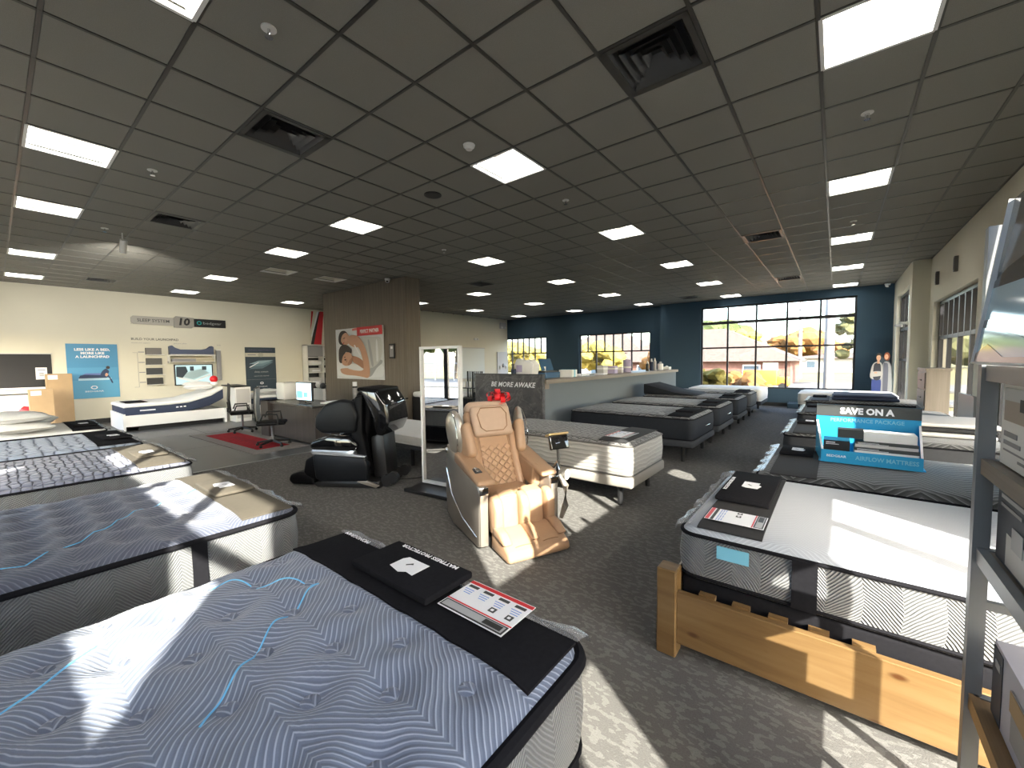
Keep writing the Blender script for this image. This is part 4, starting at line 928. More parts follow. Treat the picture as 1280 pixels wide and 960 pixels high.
# ------------------------------------------------------------------ mirror
ang = R(7)
t = thing('standing_mirror', 'tall standing mirror in a white frame beside the tan massage chair', 'mirror', (-4.25, 3.47, 0), ang)
Wm, Hm = .66, 1.84
B().box(.02, Wm-.02, .0, .012, .09, Hm-.02).obj('mirror_glass', MIRROR, t)
f = B(); f.box(0,.032,-.025,.03,.06,Hm); f.box(Wm-.032,Wm,-.025,.03,.06,Hm); f.box(0,Wm,-.025,.03,Hm-.032,Hm); f.box(0,Wm,-.025,.03,.06,.092); f.obj('frame', WHITE, t)
B().box(.01, Wm-.01, .014, .035, .07, Hm-.01).obj('back_board', BLACKM, t)
B().prism([(-.06,-.30),(Wm+.06,-.30),(Wm+.02,.34),(-.02,.34)], 0, .045, 'Z', .008).obj('base_plate', BLACKM, t); B().tube([(Wm/2,.30,.04),(Wm/2,.05,.95)], .02, 8).obj('stay', BLACKM, t)
mattress('white topped mattress between the black massage chair and the mirror', -5.55, 4.50, .36, 2.2, 1.1, .17, 0, WHITEF, BAND_WHITE, WHITE, .012, pr=.007, res=12)
adj_base('low base with thin legs behind the mirror', -5.55, 4.50, 2.2, 1.08, .28, .355, 0, BAND_SLATE, [(.95,-.42),(.3,-.42),(-.95,-.42),(.95,.42),(-.95,.42)])

# ------------------------------------------------------------------ counter
t = thing('counter', 'long grey service counter with dark marble end panel', 'counter', (0, 0, 0))
B().box(-4.75, -4.32, 6.46, 14.6, 0, 1.20).obj('counter_wall', CONTW, t); B().box(-5.25, -4.26, 6.44, 14.66, 1.20, 1.275).obj('counter_top', SHELFW, t)
mp_ = B().box(-6.02, -4.30, 6.36, 6.45, 0, 1.37).obj('marble_end_panel', MARBLE, t); B().box(-6.03, -4.29, 6.35, 6.46, 1.37, 1.385).obj('panel_cap', BLACKM, t)
B().box(-4.36, -4.30, 6.452, 6.60, 1.10, 1.20).obj('corner_post', SHELFW, t)
text('BE MORE AWAKE', .135, PAPER, mp_, (-5.02, 6.358, 1.17), BACKW, bold=.003, shear=.25, sx=1.0, name='white_letters', spacing=1.05)
def box_thing(name, label, cat, x, y, z, w, d, h, m, rot=0, extra=None, group=None):
    t = thing(name, label, cat, (x, y, z), rot, group)
    B().xbox((0,0,h/2), (w,d,h), bev=.006, seg=1).obj('body', m, t)
    if extra: extra(t, w, d, h)
    return t
CT = 1.275
LAV = mat('lavender_print', (.45, .40, .58), .7); BLUEG = mat('blue_gloss', (.05, .12, .22), .15, spec=.6)
def prn(t, w, d, h):
    B().box(-w/2+.03, w/2-.03, -d/2+.03, d/2-.03, h, h+.03).obj('lid', BLACKM, t); B().xbox((w*.1,0,h+.16), (.03,d*.8,.26), (0,R(-20),0), .006).obj('display', BLUEG, t)
    for s in (-1, 1): B().cyl((s*.08, -.1, h+.03), .09, .025, 10).obj('paper_cup', WHITE, t)
box_thing('printer', 'dark blue glossy printer on the counter just past the marble panel', 'printer', -4.85, 7.25, CT+.001, .45, .55, .12, BLUEG, 0, prn)
box_thing('white_box', 'white box on the counter beside the dark printer', 'box', -4.62, 7.85, CT, .30, .36, .16, WHITE, .2, lambda t,w,d,h: B().box(-w/2-.003,w/2+.003,-.05,.05,-.0,h+.004).obj('band', LBLUE, t))
for k, (x, y, r) in enumerate(((-4.65, 8.4, .2), (-4.8, 8.8, -.3), (-4.55, 9.3, .1))):
    t = thing('paper_stack', ['flat stack of white papers nearest the white box on the counter', 'middle flat stack of papers on the counter', 'flat stack of papers before the white cartons'][k], 'papers', (x, y, CT), r)
    for q in range(3): B().box(-.11+.01*q, .11+.01*q, -.15-.008*q, .15-.008*q, .012*q, .011+.012*q).obj('sheet', PAPER, t)
for k, (y, h, w) in enumerate(((9.75, .22, .18), (10.25, .20, .30), (10.75, .17, .22))):
    box_thing('sample_carton', ['left of three pale cartons standing on the counter', 'middle of three pale cartons on the counter', 'right of three pale cartons on the counter'][k], 'box', -4.72, y, CT, w, .25, h, [GREYB, LAV, GREYB][k], .1*k, lambda t,w,d,h: B().box(-w/2-.002,w/2+.002,-d/2-.002,d/2+.002,h*.55,h*.75).obj('stripe', WHITE, t))
t = thing('purple_roll', 'upright lavender roll on the counter in front of the middle rear window', 'roll', (-4.70, 11.3, CT)); B().cyl((0,0,0), .36, .115, 20).obj('roll', LAV, t, True); B().cyl((0,0,.36), .012, .05, 14).obj('core', WHITE, t); B().cyl((0,0,.12), .05, .117, 20).obj('band', WHITE, t, True)
for k, (y, h, r, m) in enumerate(((12.7, .30, .05, BLACKM), (13.05, .38, .055, NAVYF), (13.35, .40, .05, LGREY), (13.9, .28, .09, WHITE))):
    t = thing('bottle', ['black bottle, leftmost of the containers near the counter end', 'navy bottle near the counter end', 'grey bottle near the counter end', 'white canister, rightmost near the counter end'][k], 'bottle', (-4.62, y, CT)); B().cyl((0,0,0), h*.75, r, 14).obj('body', m, t, True); B().cyl((0,0,h*.75), h*.25, r*.6, 12, r*.4).obj('cap', WHITE if m is not WHITE else LGREY, t, True)
box_thing('tissue_box', 'small white box at the far end of the counter', 'box', -4.55, 14.35, CT, .22, .26, .10, WHITE, 0, lambda t,w,d,h: B().ell((0,0,h), (.05,.07,.04)).obj('tissue', PAPER, t, True))
t = thing('gift_bag', 'white crumpled bag with a purple print behind the marble panel', 'bag', (-4.95, 6.75, CT)); B().prism([(-.20,0),(.20,0),(.26,.30),(.14,.40),(-.02,.36),(-.16,.42),(-.24,.28)], -.12, .12, 'Y', .03).obj('bag_body', WHITEF, t, True); B().box(-.16,-.02,-.128,-.118,.14,.28).obj('purple_mark', LAV, t); B().tube([(-.1,0,.36),(-.05,0,.48),(.05,0,.48),(.1,0,.36)], .006, 6).obj('handle', WHITE, t)
t = thing('hand_sanitizer', 'dark pump bottle on the counter beside the crumpled white bag', 'bottle', (-5.15, 6.58, CT)); B().cyl((0,0,0), .20, .05, 14).obj('body', NAVYF, t, True); B().cyl((0,0,.20), .09, .014, 8).obj('pump', BLACKM, t); B().box(-.05,.015,-.012,.012,.28,.30).obj('spout', BLACKM, t)
t = thing('wire_rack', 'black upright rack left of the marble panel', 'rack', (-6.35, 6.55, 0))
for x in (-.22, .22):
    for y in (-.15, .15): B().box(x-.012, x+.012, y-.012, y+.012, 0, 1.42).obj('post', BLACKM, t)
for z in (.15, .5, .82, 1.05): B().box(-.23, .23, -.16, .16, z, z+.015).obj('shelf', BLACKM, t)
for k in range(7): B().box(-.2+.062*k, -.185+.062*k, .13, .145, .15, 1.42).obj('back_bar', BLACKM, t)
for k in range(4): tag(B().tube([(-6.5+.1*k, 6.5, 1.066), (-6.5+.1*k, 6.5, 1.20)], [.028, .02], 10).obj('cup', LGREY if k % 2 else WHITE), ['grey cup, leftmost on the black rack', 'white cup, second on the black rack', 'grey cup, third on the black rack', 'white cup, rightmost on the black rack'][k], 'cup')
t = thing('low_bench', 'black bench with folded white bedding between the wood column and the mirror', 'bench', (-7.75, 7.0, 0)); B().box(-.7, .7, -.4, .4, .05, .75).obj('body', BLACKM, t); B().xbox((0,0,.82), (1.4,.8,.13), bev=.05).obj('bedding', WHITEF, t, True)

# ------------------------------------------------------------------ wood column
t = struct(thing('column', 'wide grey brown wood laminate column reaching the ceiling', 'column', (-10.55, 6.72, 0)))
for k in range(4):
    B().box(-2.05+1.025*k+.003, -2.05+1.025*(k+1)-.003, -.22, -.20, .1, CEIL).obj('veneer_panel', WOOD, t)
B().box(-2.05, 2.05, -.20, .20, 0, CEIL).obj('core', WOOD, t); B().box(2.05, 2.07, -.21, .22, .1, CEIL).obj('veneer_panel', WOOD, t); B().box(-2.06, 2.06, -.23, .21, 0, .1).obj('plinth', BLACKM, t)
for k in ('label', 'category'): del t[k]
t = thing('thermostat', 'small dark framed control panel on the wood column right of the poster', 'control panel', (-9.07, 6.49, 1.93), BACKW); B().box(-.11,.11,-.19,.19,0,.03).obj('frame', BLACKM, t); B().box(-.08,.08,-.15,.15,.03,.034).obj('plate', GREYP, t); B().box(-.03,.05,.06,.12,.034,.037).obj('light_patch', PAPER, t)
def poster(name, label, loc, rot, w, h, m, cat='poster', thick=.012, z0=0):
    t = thing(name, label, cat, loc, rot); B().box(0, w, 0, h, 0, thick).obj('board', m, t); return t
# couple poster (origin lower left)
Wp, Hp = 2.42, 1.46; zz = .013
t = poster('poster', 'square poster of a couple asleep on the wood column', (-11.85, 6.485, 1.17), BACKW, Wp, Hp, SHEET)
def P(pts): return [(x*Wp, (1-y)*Hp) for x, y in pts]
def pe(x, y, rx, ry, a=0): return oval(x*Wp, (1-y)*Hp, rx*Wp, ry*Hp, a)
def smooth(pts, n=4):
    out = []; m = len(pts)
    for i in range(m):
        p0, p1, p2, p3 = (Vector(pts[(i+q) % m]) for q in (-1, 0, 1, 2))
        for k in range(n):
            u = k/n; out.append(tuple(.5*((2*p1)+(p2-p0)*u+(2*p0-5*p1+4*p2-p3)*u*u+(3*p1-p0-3*p2+p3)*u**3)))
    return out
lay = [('pillow', smooth(P([(.02,.62),(.3,.70),(.7,.72),(.96,.72),(.96,.94),(.04,.94)])), mat('white_sheet_print', (.78,.81,.84), .6)), ('shadow_fold', smooth(P([(.62,.60),(.92,.62),(.97,.68),(.86,.78),(.74,.94),(.64,.90)])), mat('fold_print', (.42,.45,.48), .6)),
       ('gown', smooth(P([(.52,.22),(.80,.20),(.96,.24),(.96,.55),(.86,.72),(.70,.78),(.58,.60)])), mat('gown_print', (.60,.62,.62), .6)), ('gown_fold', smooth(P([(.70,.28),(.74,.30),(.80,.70),(.76,.72)])), MATS['fold_print']), ('gown_fold', smooth(P([(.86,.28),(.89,.30),(.90,.60),(.86,.64)])), MATS['white_sheet_print']),
       ('shoulder', smooth(P([(.36,.55),(.50,.58),(.62,.68),(.62,.80),(.48,.72),(.38,.66)])), SKIN2), ('womans_neck', smooth(P([(.30,.16),(.42,.14),(.54,.20),(.56,.34),(.44,.38),(.30,.30)])), SKIN),
       ('womans_hair', smooth(P([(.07,.20),(.10,.08),(.17,.035),(.25,.06),(.30,.16),(.22,.22),(.20,.32),(.10,.30)])), HAIR), ('womans_face', smooth(P([(.13,.24),(.16,.13),(.24,.08),(.31,.14),(.33,.24),(.28,.31),(.20,.32)])), SKIN), ('lips', pe(.185,.285,.020,.014,.5), mat('lip_print', (.50,.10,.09), .6)), ('closed_eye', smooth(P([(.175,.195),(.205,.175),(.225,.178),(.205,.192)])), HAIR), ('cheek', pe(.245,.225,.03,.03), mat('cheek_print', (.66,.36,.26), .6)),
       ('mans_hair', smooth(P([(.07,.55),(.085,.40),(.16,.32),(.27,.33),(.36,.42),(.34,.50),(.24,.46),(.18,.55),(.14,.68),(.08,.66)])), HAIR), ('mans_face', smooth(P([(.14,.66),(.17,.54),(.25,.47),(.34,.49),(.38,.58),(.34,.70),(.25,.74),(.17,.72)])), SKIN), ('mans_beard_shadow', smooth(P([(.27,.70),(.34,.60),(.38,.58),(.36,.68),(.30,.73)])), SKIN2), ('closed_eye', smooth(P([(.20,.62),(.225,.60),(.24,.62),(.22,.635)])), HAIR), ('brow', smooth(P([(.19,.575),(.215,.555),(.235,.565),(.215,.572)])), HAIR), ('nose_shade', smooth(P([(.25,.60),(.265,.62),(.26,.67),(.24,.665)])), SKIN2),
       ('strap', P([(.42,.34),(.445,.33),(.57,.54),(.55,.56)]), PAPER), ('womans_arm', smooth(P([(.48,.18),(.58,.24),(.66,.40),(.72,.62),(.74,.86),(.70,.965),(.58,.95),(.42,.93),(.24,.92),(.14,.885),(.12,.84),(.20,.79),(.30,.80),(.44,.83),(.60,.82),(.61,.68),(.56,.46),(.48,.32)])), SKIN), ('fingers', smooth(P([(.12,.80),(.24,.785),(.30,.80),(.24,.84),(.12,.845)])), SKIN)]
for k, (n_, poly, m_) in enumerate(lay): flat([(min(max(a, .012), Wp-.012), min(max(b, .012), Hp-.012)) for a, b in poly], m_, t, zz+.0015*k, n_, .0012)
rb = flat(P([(.50,.0),(1,0),(1,.165),(.50,.165)]), RED, t, zz+.0015*len(lay), 'red_banner'); rb2 = flat(P([(.40,.015),(.50,.005),(.50,.05),(.40,.055)]), PINKISH, t, zz+.0015*len(lay), 'pale_tab')
text('PERFECT PARTNER', .125, PAPER, t, (.75*Wp, .915*Hp, zz+.0015*len(lay)+.0015), bold=.004, sx=.85, name='banner_words'); flat(P([(.58,.118),(.92,.118),(.92,.128),(.58,.128)]), PINKISH, t, zz+.0015*len(lay)+.0012, 'banner_rule')
# ------------------------------------------------------------------ cream left wall
WX = XL+.004
t = poster('poster', 'blue poster of a person seated on a mattress, LESS LIKE A BED', (WX, 1.27, .73), LEFTW, 1.02, 1.52, mat('poster_blue', (.06, .26, .47), .5))
flat(rect(0, 0, 1.02, .50), mat('poster_blue_light', (.10, .36, .58), .5), t, .0125, 'floor_band'); flat(rect(-.0, .50, 1.02, .86), mat('poster_blue_mid', (.08, .31, .53), .5), t, .0125, 'mid_band')
for k, s in enumerate(('LESS LIKE A BED,', 'MORE LIKE', 'A LAUNCHPAD')): text(s, .092, PAPER, t, (.51, 1.36-.10*k, .0145), bold=.004, sx=1.05, name='poster_words')
flat([(.20,.50),(.80,.50),(.86,.53),(.86,.56),(.20,.56)], mat('poster_shadow', (.45, .68, .80), .5), t, .0142, 'platform'); flat([(.20,.56),(.74,.56),(.74,.64),(.34,.66),(.24,.64)], NAVYP, t, .0142, 'mattress_print'); flat([(.27,.645),(.34,.70),(.70,.70),(.74,.645)], mat('poster_violet', (.12, .17, .42), .5), t, .0142, 'mattress_top')
flat(smooth([(.64,.60),(.66,.72),(.72,.80),(.77,.82),(.82,.74),(.80,.66),(.86,.52),(.89,.42),(.86,.42),(.80,.58),(.74,.56)]), NAVYP, t, .0155, 'seated_figure'); flat(oval(.80,.855,.042,.045), HAIR, t, .0155, 'figure_head'); flat(smooth([(.76,.70),(.80,.66),(.76,.60),(.73,.64)]), SKIN, t, .0168, 'figure_arm')
lg = oval(.50, .30, .07, .05); flat(lg, PAPER, t, .0142, 'logo_ring'); flat(oval(.50, .30, .045, .030), mat('poster_blue_light2', (.10, .36, .58), .5), t, .0155, 'logo_centre'); text('BEDGEAR', .058, PAPER, t, (.50, .19, .0145), sx=1.5, name='poster_brand')
t = poster('notice_board', 'dark grey board on the cream wall at the left edge', (WX, -1.0, 1.10), LEFTW, 2.0, .86, mat('board_charcoal', (.022, .022, .024), .7)); B().box(-.02, 2.02, .86, .885, 0, .03).obj('top_rail', GREYB, t); B().box(-.02, 2.05, -.05, 0, 0, .06).obj('ledge', WHITE, t)
t = poster('printed_sheet', 'white printed sheet on the dark grey board', (WX+.013, .71, 1.30), LEFTW, .20, .31, PAPER, 'sheet', .003); flat(rect(.03,.23,.17,.255), GREYP, t, .0034, 'print_line')
for k in range(3): flat(rect(.06, .08+.035*k, .14, .105+.035*k), GREYP, t, .0034, 'print_line')
t = poster('wall_sign', 'long SLEEP SYSTEM 10 sign in grey and black on the cream wall', (WX, 2.62, 2.87), LEFTW, .02, .02, GREYS, 'sign', .004)
B().prism([(.05,0),(1.04,-.01),(1.04,.24),(.05,.24),(0,.19),(0,.05)], 0, .03, 'Z', .006).obj('grey_panel', GREYS, t); B().prism([(1.0,-.06),(1.45,-.06),(1.52,.0),(1.52,.27),(1.06,.30),(1.0,.24)], 0, .045, 'Z', .006).obj('number_panel', mat('sign_grey_dark', (.30, .285, .255), .5), t); B().box(1.50, 2.40, -.01, .25, 0, .03).obj('black_panel', BLACKM, t)
text('SLEEP SYSTEM', .125, DGREY, t, (.52, .115, .0315), bold=.001, sx=1.0, name='sign_words'); text('10', .30, BLACKM, t, (1.24, .12, .0465), bold=.012, shear=.15, sx=1.05, name='sign_number'); text('bedgear', .12, LGREY, t, (2.02, .12, .0315), sx=1.35, name='sign_brand')
TEAL = mat('teal_mark', (.02, .42, .42), .5)
rg = B().tube([(1.66+.055*math.cos(q), .12+.055*math.sin(q), .032) for q in (2*PI*k/8 for k in range(8))], .012, 6, True).obj('logo_ring', TEAL, t)
t = poster('wall_lettering', 'BUILD YOUR LAUNCHPAD lettering on the cream wall', (WX, 2.60, 2.33), LEFTW, .001, .001, BEIGE, 'lettering', .001)
text('BUILD YOUR LAUNCHPAD', .095, DGREY, t, (0, .09, .002), align='LEFT', bold=.001, sx=.98, name='heading'); text('choose your support', .05, GREYP, t, (0, -.02, .002), align='LEFT', name='subheading'); text('pick your pillow', .05, GREYP, t, (1.0, -.02, .002), align='LEFT', name='subheading'); text('finish', .05, GREYP, t, (2.15, -.05, .002), align='LEFT', name='subheading')
B().box(.12, .128, -1.35, -.32, 0, .004).obj('bracket_line', GREYP, t)
for k in range(2): B().box(.02, .128, -.32-1.03*k, -.312-1.03*k, 0, .004).obj('bracket_line', GREYP, t)
for k in range(4):
    t = thing('sample_block', ['topmost', 'second from top', 'third from top', 'lowest'][k] + ' foam sample block on the cream wall left of the screen', 'sample', (WX, 2.90, [1.96, 1.65, 1.35, 1.05][k]), LEFTW, 'foam samples on the wall')
    B().xbox((.185, .10, .05), (.37, .20, .10), bev=.006).obj('foam', mat('foam_%d' % k, [(.20,.19,.18),(.11,.11,.105),(.06,.065,.07),(.045,.045,.045)][k], .8), t); B().box(.0, .44, -.015, 0, 0, .12).obj('ledge', WHITE, t); flat(rect(-.16,.06,-.02,.085), GREYP, t, .002, 'caption')
t = thing('wall_shelf', 'white wall shelf holding the blue grey mattress sample', 'shelf', (WX, 3.42, 1.92), LEFTW); B().box(0, 1.2, 0, .03, 0, .30).obj('board', WHITE, t); B().box(0, 1.2, -.20, -.185, 0, .22).obj('lower_board', WHITE, t); B().box(.0,.02,-.22,0,0,.2).obj('bracket', WHITE, t); B().box(1.18,1.2,-.22,0,0,.2).obj('bracket', WHITE, t)
t = thing('mattress_sample', 'blue grey raised ended mattress sample on the white wall shelf', 'sample', (WX, 3.44, 1.952), LEFTW); B().prism([(0,0),(1.14,0),(1.14,.26),(1.08,.29),(.98,.20),(.82,.165),(.26,.165),(.13,.22),(.06,.29),(0,.26)], .03, .26, 'Z', .012).obj('sample_body', mat('slate_blue_fabric', (.085, .105, .17), .85), t, True); B().box(.0, 1.14, .0, .02, .03, .265).obj('welt', GREYP, t)
t = thing('layer_sample', 'flat layered foam sample under the blue grey sample, half grey half cream', 'sample', (WX, 3.50, 1.738), LEFTW); B().box(0, .60, 0, .09, .03, .18).obj('grey_half', GREYP, t); B().box(.60, 1.10, 0, .085, .03, .18).obj('cream_half', mat('cream_foam', (.50, .46, .33), .8), t)
t = thing('wall_screen', 'framed screen showing a pale blue bed on the cream wall', 'screen', (WX, 3.56, .98), LEFTW); B().box(0, 1.02, 0, .67, .0, .06).obj('bezel', BLACKM, t)
SCR = emit('screen_glow', (.36, .52, .56), .35); flat(rect(.03,.03,.99,.64), SCR, t, .0604, 'picture'); flat([(.08,.22),(.50,.08),(.95,.30),(.95,.36),(.50,.16),(.10,.30)], mat('picture_white', (.75,.82,.85), .5), t, .0616, 'bed_edge'); flat([(.14,.30),(.48,.18),(.92,.38),(.70,.52),(.40,.44)], mat('picture_pale', (.40,.55,.60), .5), t, .0616, 'bed_top'); flat([(.04,.28),(.20,.24),(.34,.44),(.30,.60),(.05,.60)], TEALS, t, .0626, 'picture_shadow'); flat(rect(.40,.46,.50,.60), TEALS, t, .0626, 'picture_lamp'); flat(rect(.72,.48,.84,.60), TEALS, t, .0626, 'picture_window')
t = thing('sample_post', 'tall narrow grey sample strip beside the screen', 'sample', (WX, 4.70, 1.10), LEFTW); B().box(0, .12, 0, 1.0, 0, .08).obj('strip', GREYP, t); B().box(-.01, .13, 1.0, 1.02, 0, .09).obj('cap', WHITE, t)
t = poster('poster', 'dark slate poster with pale mattress layers, behind the desk', (WX, 5.57, .67), LEFTW, 1.0, 1.56, TEALS)
flat(rect(-.0,1.22,1.0,1.36), mat('cream_band', (.55,.53,.44), .6), t, .0125, 'cream_band'); flat(oval(.5,1.29,.09,.08), mat('cream_badge', (.42,.40,.33), .6), t, .0138, 'badge'); text('ENDLESS ADJUSTABILITY', .07, mat('poster_lilac', (.14,.13,.24), .6), t, (.5, 1.46, .0145), name='poster_words'); flat(rect(.08,1.27,.34,1.31), GREYP, t, .0138, 'print_line')
for k in range(3): flat([(.10,.78+.09*k),(.42,.98+.05*k),(.92,1.02+.04*k),(.55,.80+.09*k)], mat('layer_print_%d' % k, [(.10,.16,.20),(.16,.25,.30),(.28,.40,.46)][k], .5), t, .0138+.0012*k, 'layer_print')
flat([(.10,.84),(.40,1.02),(.44,1.02),(.16,.84)], PAPER, t, .0178, 'highlight'); text('sleep system', .09, LGREY, t, (.5, .68, .0145), name='poster_words'); text('support that responds', .055, LGREY, t, (.5, .53, .0145), name='poster_words'); flat(oval(.5,.27,.06,.045), PAPER, t, .0138, 'logo'); flat(oval(.5,.27,.03,.022), TEALS, t, .015, 'logo_centre'); text('BEDGEAR', .06, PAPER, t, (.5,.14,.0145), sx=1.4, name='poster_brand')
flat(rect(.02,.40,.98,.405), GREYP, t, .0138, 'print_line')
# bedding shelf and banner
t = thing('shelf_unit', 'tall white cubby shelving with bedding, left of the wood column', 'shelves', (XL+.02, 7.55, 0), 0)
for y in (0, .62, 1.24): B().box(0, .40, y, y+.03, 0, 2.35).obj('upright', WHITE, t)
for z in (.08, .75, 1.25, 1.55, 1.85, 2.32): B().box(0, .40, 0, 1.27, z, z+.03).obj('shelf', WHITE, t)
B().box(0, .012, 0, 1.27, 0, 2.35).obj('back_panel', BLACKM, t)
flat_ = B().box(.402, .408, .03, .62, 1.90, 2.30).obj('grey_header', GREYP, t); B().box(.402, .408, .65, 1.24, 1.90, 2.30).obj('cream_header', GREYB, t); B().box(.408, .412, .70, 1.1, 1.93, 2.03).obj('blue_header_mark', LBLUE, t)
for k, z in enumerate((1.28, 1.58, .78, .11)):
    for c in range(2):
        lb = ['left', 'right'][c] + ' folded pillow on the ' + ['upper middle', 'top', 'lower middle', 'bottom'][k] + ' cubby of the white shelving'
        h = [.20, .20, .36, .5][k]
        q = thing('folded_pillow', lb, 'pillow', (XL+.25, 7.88+.62*c, z), 0, 'pillows in the white shelving'); B().xbox((0,0,h*.42), (.30,.50 if c == 0 or k < 2 else .24,h*.84), bev=.06, seg=4).obj('case', WHITEF if (k+c) % 2 else GREYB, q, True); B().xbox((.152,0,h*.3), (.006,.30 if c == 0 or k < 2 else .18,h*.3), bev=.002, seg=1).obj('wrapper', PAPER, q)
t = thing('banner', 'tall red, black and white banner standing on the white shelving', 'banner', (XL+.10, 7.86, 2.382), LEFTW)
B().box(0, .62, 0, 1.34, 0, .01).obj('banner_cloth', BEIGE, t); flat([(.0,.0),(.30,.0),(.52,1.30),(.30,1.30)], BLACKM, t, .0104, 'black_stripe'); flat([(.12,.0),(.42,.0),(.56,1.32),(.40,1.32)], REDP, t, .0118, 'red_stripe'); flat([(.02,.30),(.06,.30),(.36,1.30),(.28,1.30)], PAPER, t, .013, 'white_stripe'); flat([(.0,.55),(.05,.75),(.14,1.30),(.06,1.30)], REDP, t, .013, 'red_edge')
# far cream wall between column and navy wall
W2 = -13.685
t = poster('poster', 'dark red wall poster just right of the wood column', (W2, 10.45, .80), LEFTW, 1.0, 1.42, REDP); flat(rect(.3,1.15,.9,1.25), PINKISH, t, .0125, 'print_line'); flat(rect(.2,.15,.9,.2), PINKISH, t, .0125, 'print_line')
t = poster('whiteboard', 'white board on the far cream wall behind the mirror', (W2, 12.55, .85), LEFTW, 2.6, 1.40, mat('whiteboard_white', (.70, .74, .72), .4)); B().box(-.03, 2.63, 1.40, 1.44, 0, .03).obj('frame_rail', GREYB, t); B().box(-.03, 2.63, -.04, 0, 0, .06).obj('tray', GREYB, t)
t = thing('emergency_light', 'small white emergency light high on the far cream wall', 'light', (W2, 16.35, 3.30), LEFTW); B().box(0,.45,0,.3,0,.08).obj('case', GREYB, t); B().ell((.10,.05,.09), (.06,.06,.05)).ell((.35,.05,.09), (.06,.06,.05)).obj('lamp_heads', WHITE, t, True)
t = thing('wall_display', 'pale wall display with small products at the far corner of the cream wall', 'display', (W2, 16.1, .95), LEFTW); B().box(0,.85,0,1.15,0,.05).obj('board', GREYB, t)
for k in range(3): B().ell((.18+.25*k,.35+.1*(k % 2),.08), (.07,.11,.05)).obj('product', WHITE if k % 2 == 0 else GREYP, t, True)
t = thing('wall_sensor', 'small white sensor on the far cream wall above the whiteboard', 'sensor', (W2, 14.55, 2.70), LEFTW); B().xbox((0,0,.04), (.30,.10,.07), bev=.02).obj('case', WHITE, t); B().ell((.05,0,.08), (.03,.03,.015)).obj('eye', GREYP, t)

# ------------------------------------------------------------------ cartons and leaning frame
def carton(label, x, y, w, d, h):
    t = thing('carton', label, 'box', (x, y, 0)); B().xbox((0,0,h/2), (w,d,h), bev=.006, seg=1).obj('box_body', CARD, t); B().box(-.03, .03, -d/2-.001, d/2+.001, h, h+.003).obj('tape', mat('packing_tape', (.50,.38,.24), .4), t); B().box(w/2, w/2+.003, -d/2+.03, -d/2+.20, h-.14, h-.03).obj('shipping_label', PAPER, t)
carton('shorter brown carton with a white label near the left wall', -15.3, .72, .35, .40, 1.08); carton('taller brown carton against the left wall behind the shorter one', -16.0, 1.08, .40, .46, 1.44)
t = thing('framed_print', 'framed red and beige print leaning near the cartons', 'picture', (-15.9, .02, 0), (PI/2-R(14), 0, PI/2)); B().box(0,.62,0,.98,0,.02).obj('backing', GREYB, t)
for r_ in (rect(0,0,.62,.03), rect(0,.95,.62,.98), rect(0,0,.03,.98), rect(.59,0,.62,.98)): B().prism(r_, 0, .04, 'Z').obj('frame_bar', BLACKM, t)
flat([(.20,.03),(.59,.03),(.59,.62),(.44,.66),(.30,.52)], REDP, t, .021, 'red_shape'); text('the', .16, PAPER, t, (.40, .22, .023), (0,0,.2), shear=.2, name='script_word')

# ------------------------------------------------------------------ display beds by the left wall
def wallbed(label, bl, y0, first):
    t = thing('platform_bed', bl, 'bed frame', (-15.30, y0, 0))
    B().box(0, 1.70, 0, .05, 0.02, .44).obj('foot_panel', WHITE, t); B().box(1.62, 1.67, .05, 2.15, .12, .40).obj('side_rail', WHITE, t); B().box(.03, .08, .05, 2.15, .12, .40).obj('side_rail', WHITE, t); B().box(.08, 1.62, .05, 2.12, .30, .36).obj('deck', WHITE, t); B().box(0, 1.70, 2.12, 2.17, 0, .40).obj('head_panel', WHITE, t); B().box(.1,1.6,.3,2.1,.0,.29).obj('inner_base', BLACKM, t)
    m = thing('mattress', label, 'mattress', (-15.24, y0+.03, .37))
    prof = [(0,0),(1.25,.02),(1.75,.12),(2.10,.30),(2.10,.58),(1.80,.40),(1.30,.26),(.9,.235),(.12,.235),(0,.24)]
    B().prism(prof, 0, 1.58, 'X', .025, 3).obj('navy_border', NAVYF, m, True)
    tp = [(-.01,.22),(.10,.225),(.9,.225),(1.30,.25),(1.80,.39),(2.10,.57),(2.10,.64),(1.80,.47),(1.30,.33),(.9,.31),(.10,.31),(-.02,.29)]
    B().prism(tp, -.01, 1.59, 'X', .022, 3).obj('white_top', WHITEF, m, True)
    if first:
        B().box(1.583, 1.586, .30, .60, .12, .15).obj('woven_label', PAPER, m)
        for k in range(3): B().box(1.584, 1.588, 1.02+.08*k, 1.07+.08*k, .14+.003*k, .17+.003*k).obj('badge', PAPER, m)
    return t
wallbed('white and navy mattress with raised head on the white platform by the left wall', 'white platform bed below the wall screen', 1.92, True)
wallbed('white and navy mattress on the second platform, half hidden by the desk', 'second white platform bed, half hidden by the desk', 4.75, False)
tag(B().box(-14.7, -13.9, 2.03, 2.45, .692, .70).obj('foot_mat', BLACKF), 'flat black foot mat on the near white and navy mattress', 'mat')
pillow('rumpled white pillow on the raised head of the near navy mattress', (-14.2, 3.62, 1.02), (.7, .5, .16), 1.3); pillow('white pillow behind, on the raised head of the near navy mattress', (-14.85, 3.75, 1.06), (.7, .5, .16), 1.5); pillow('grey pillow on the second platform bed', (-14.0, 5.35, .79), (.62, .42, .14), .3)
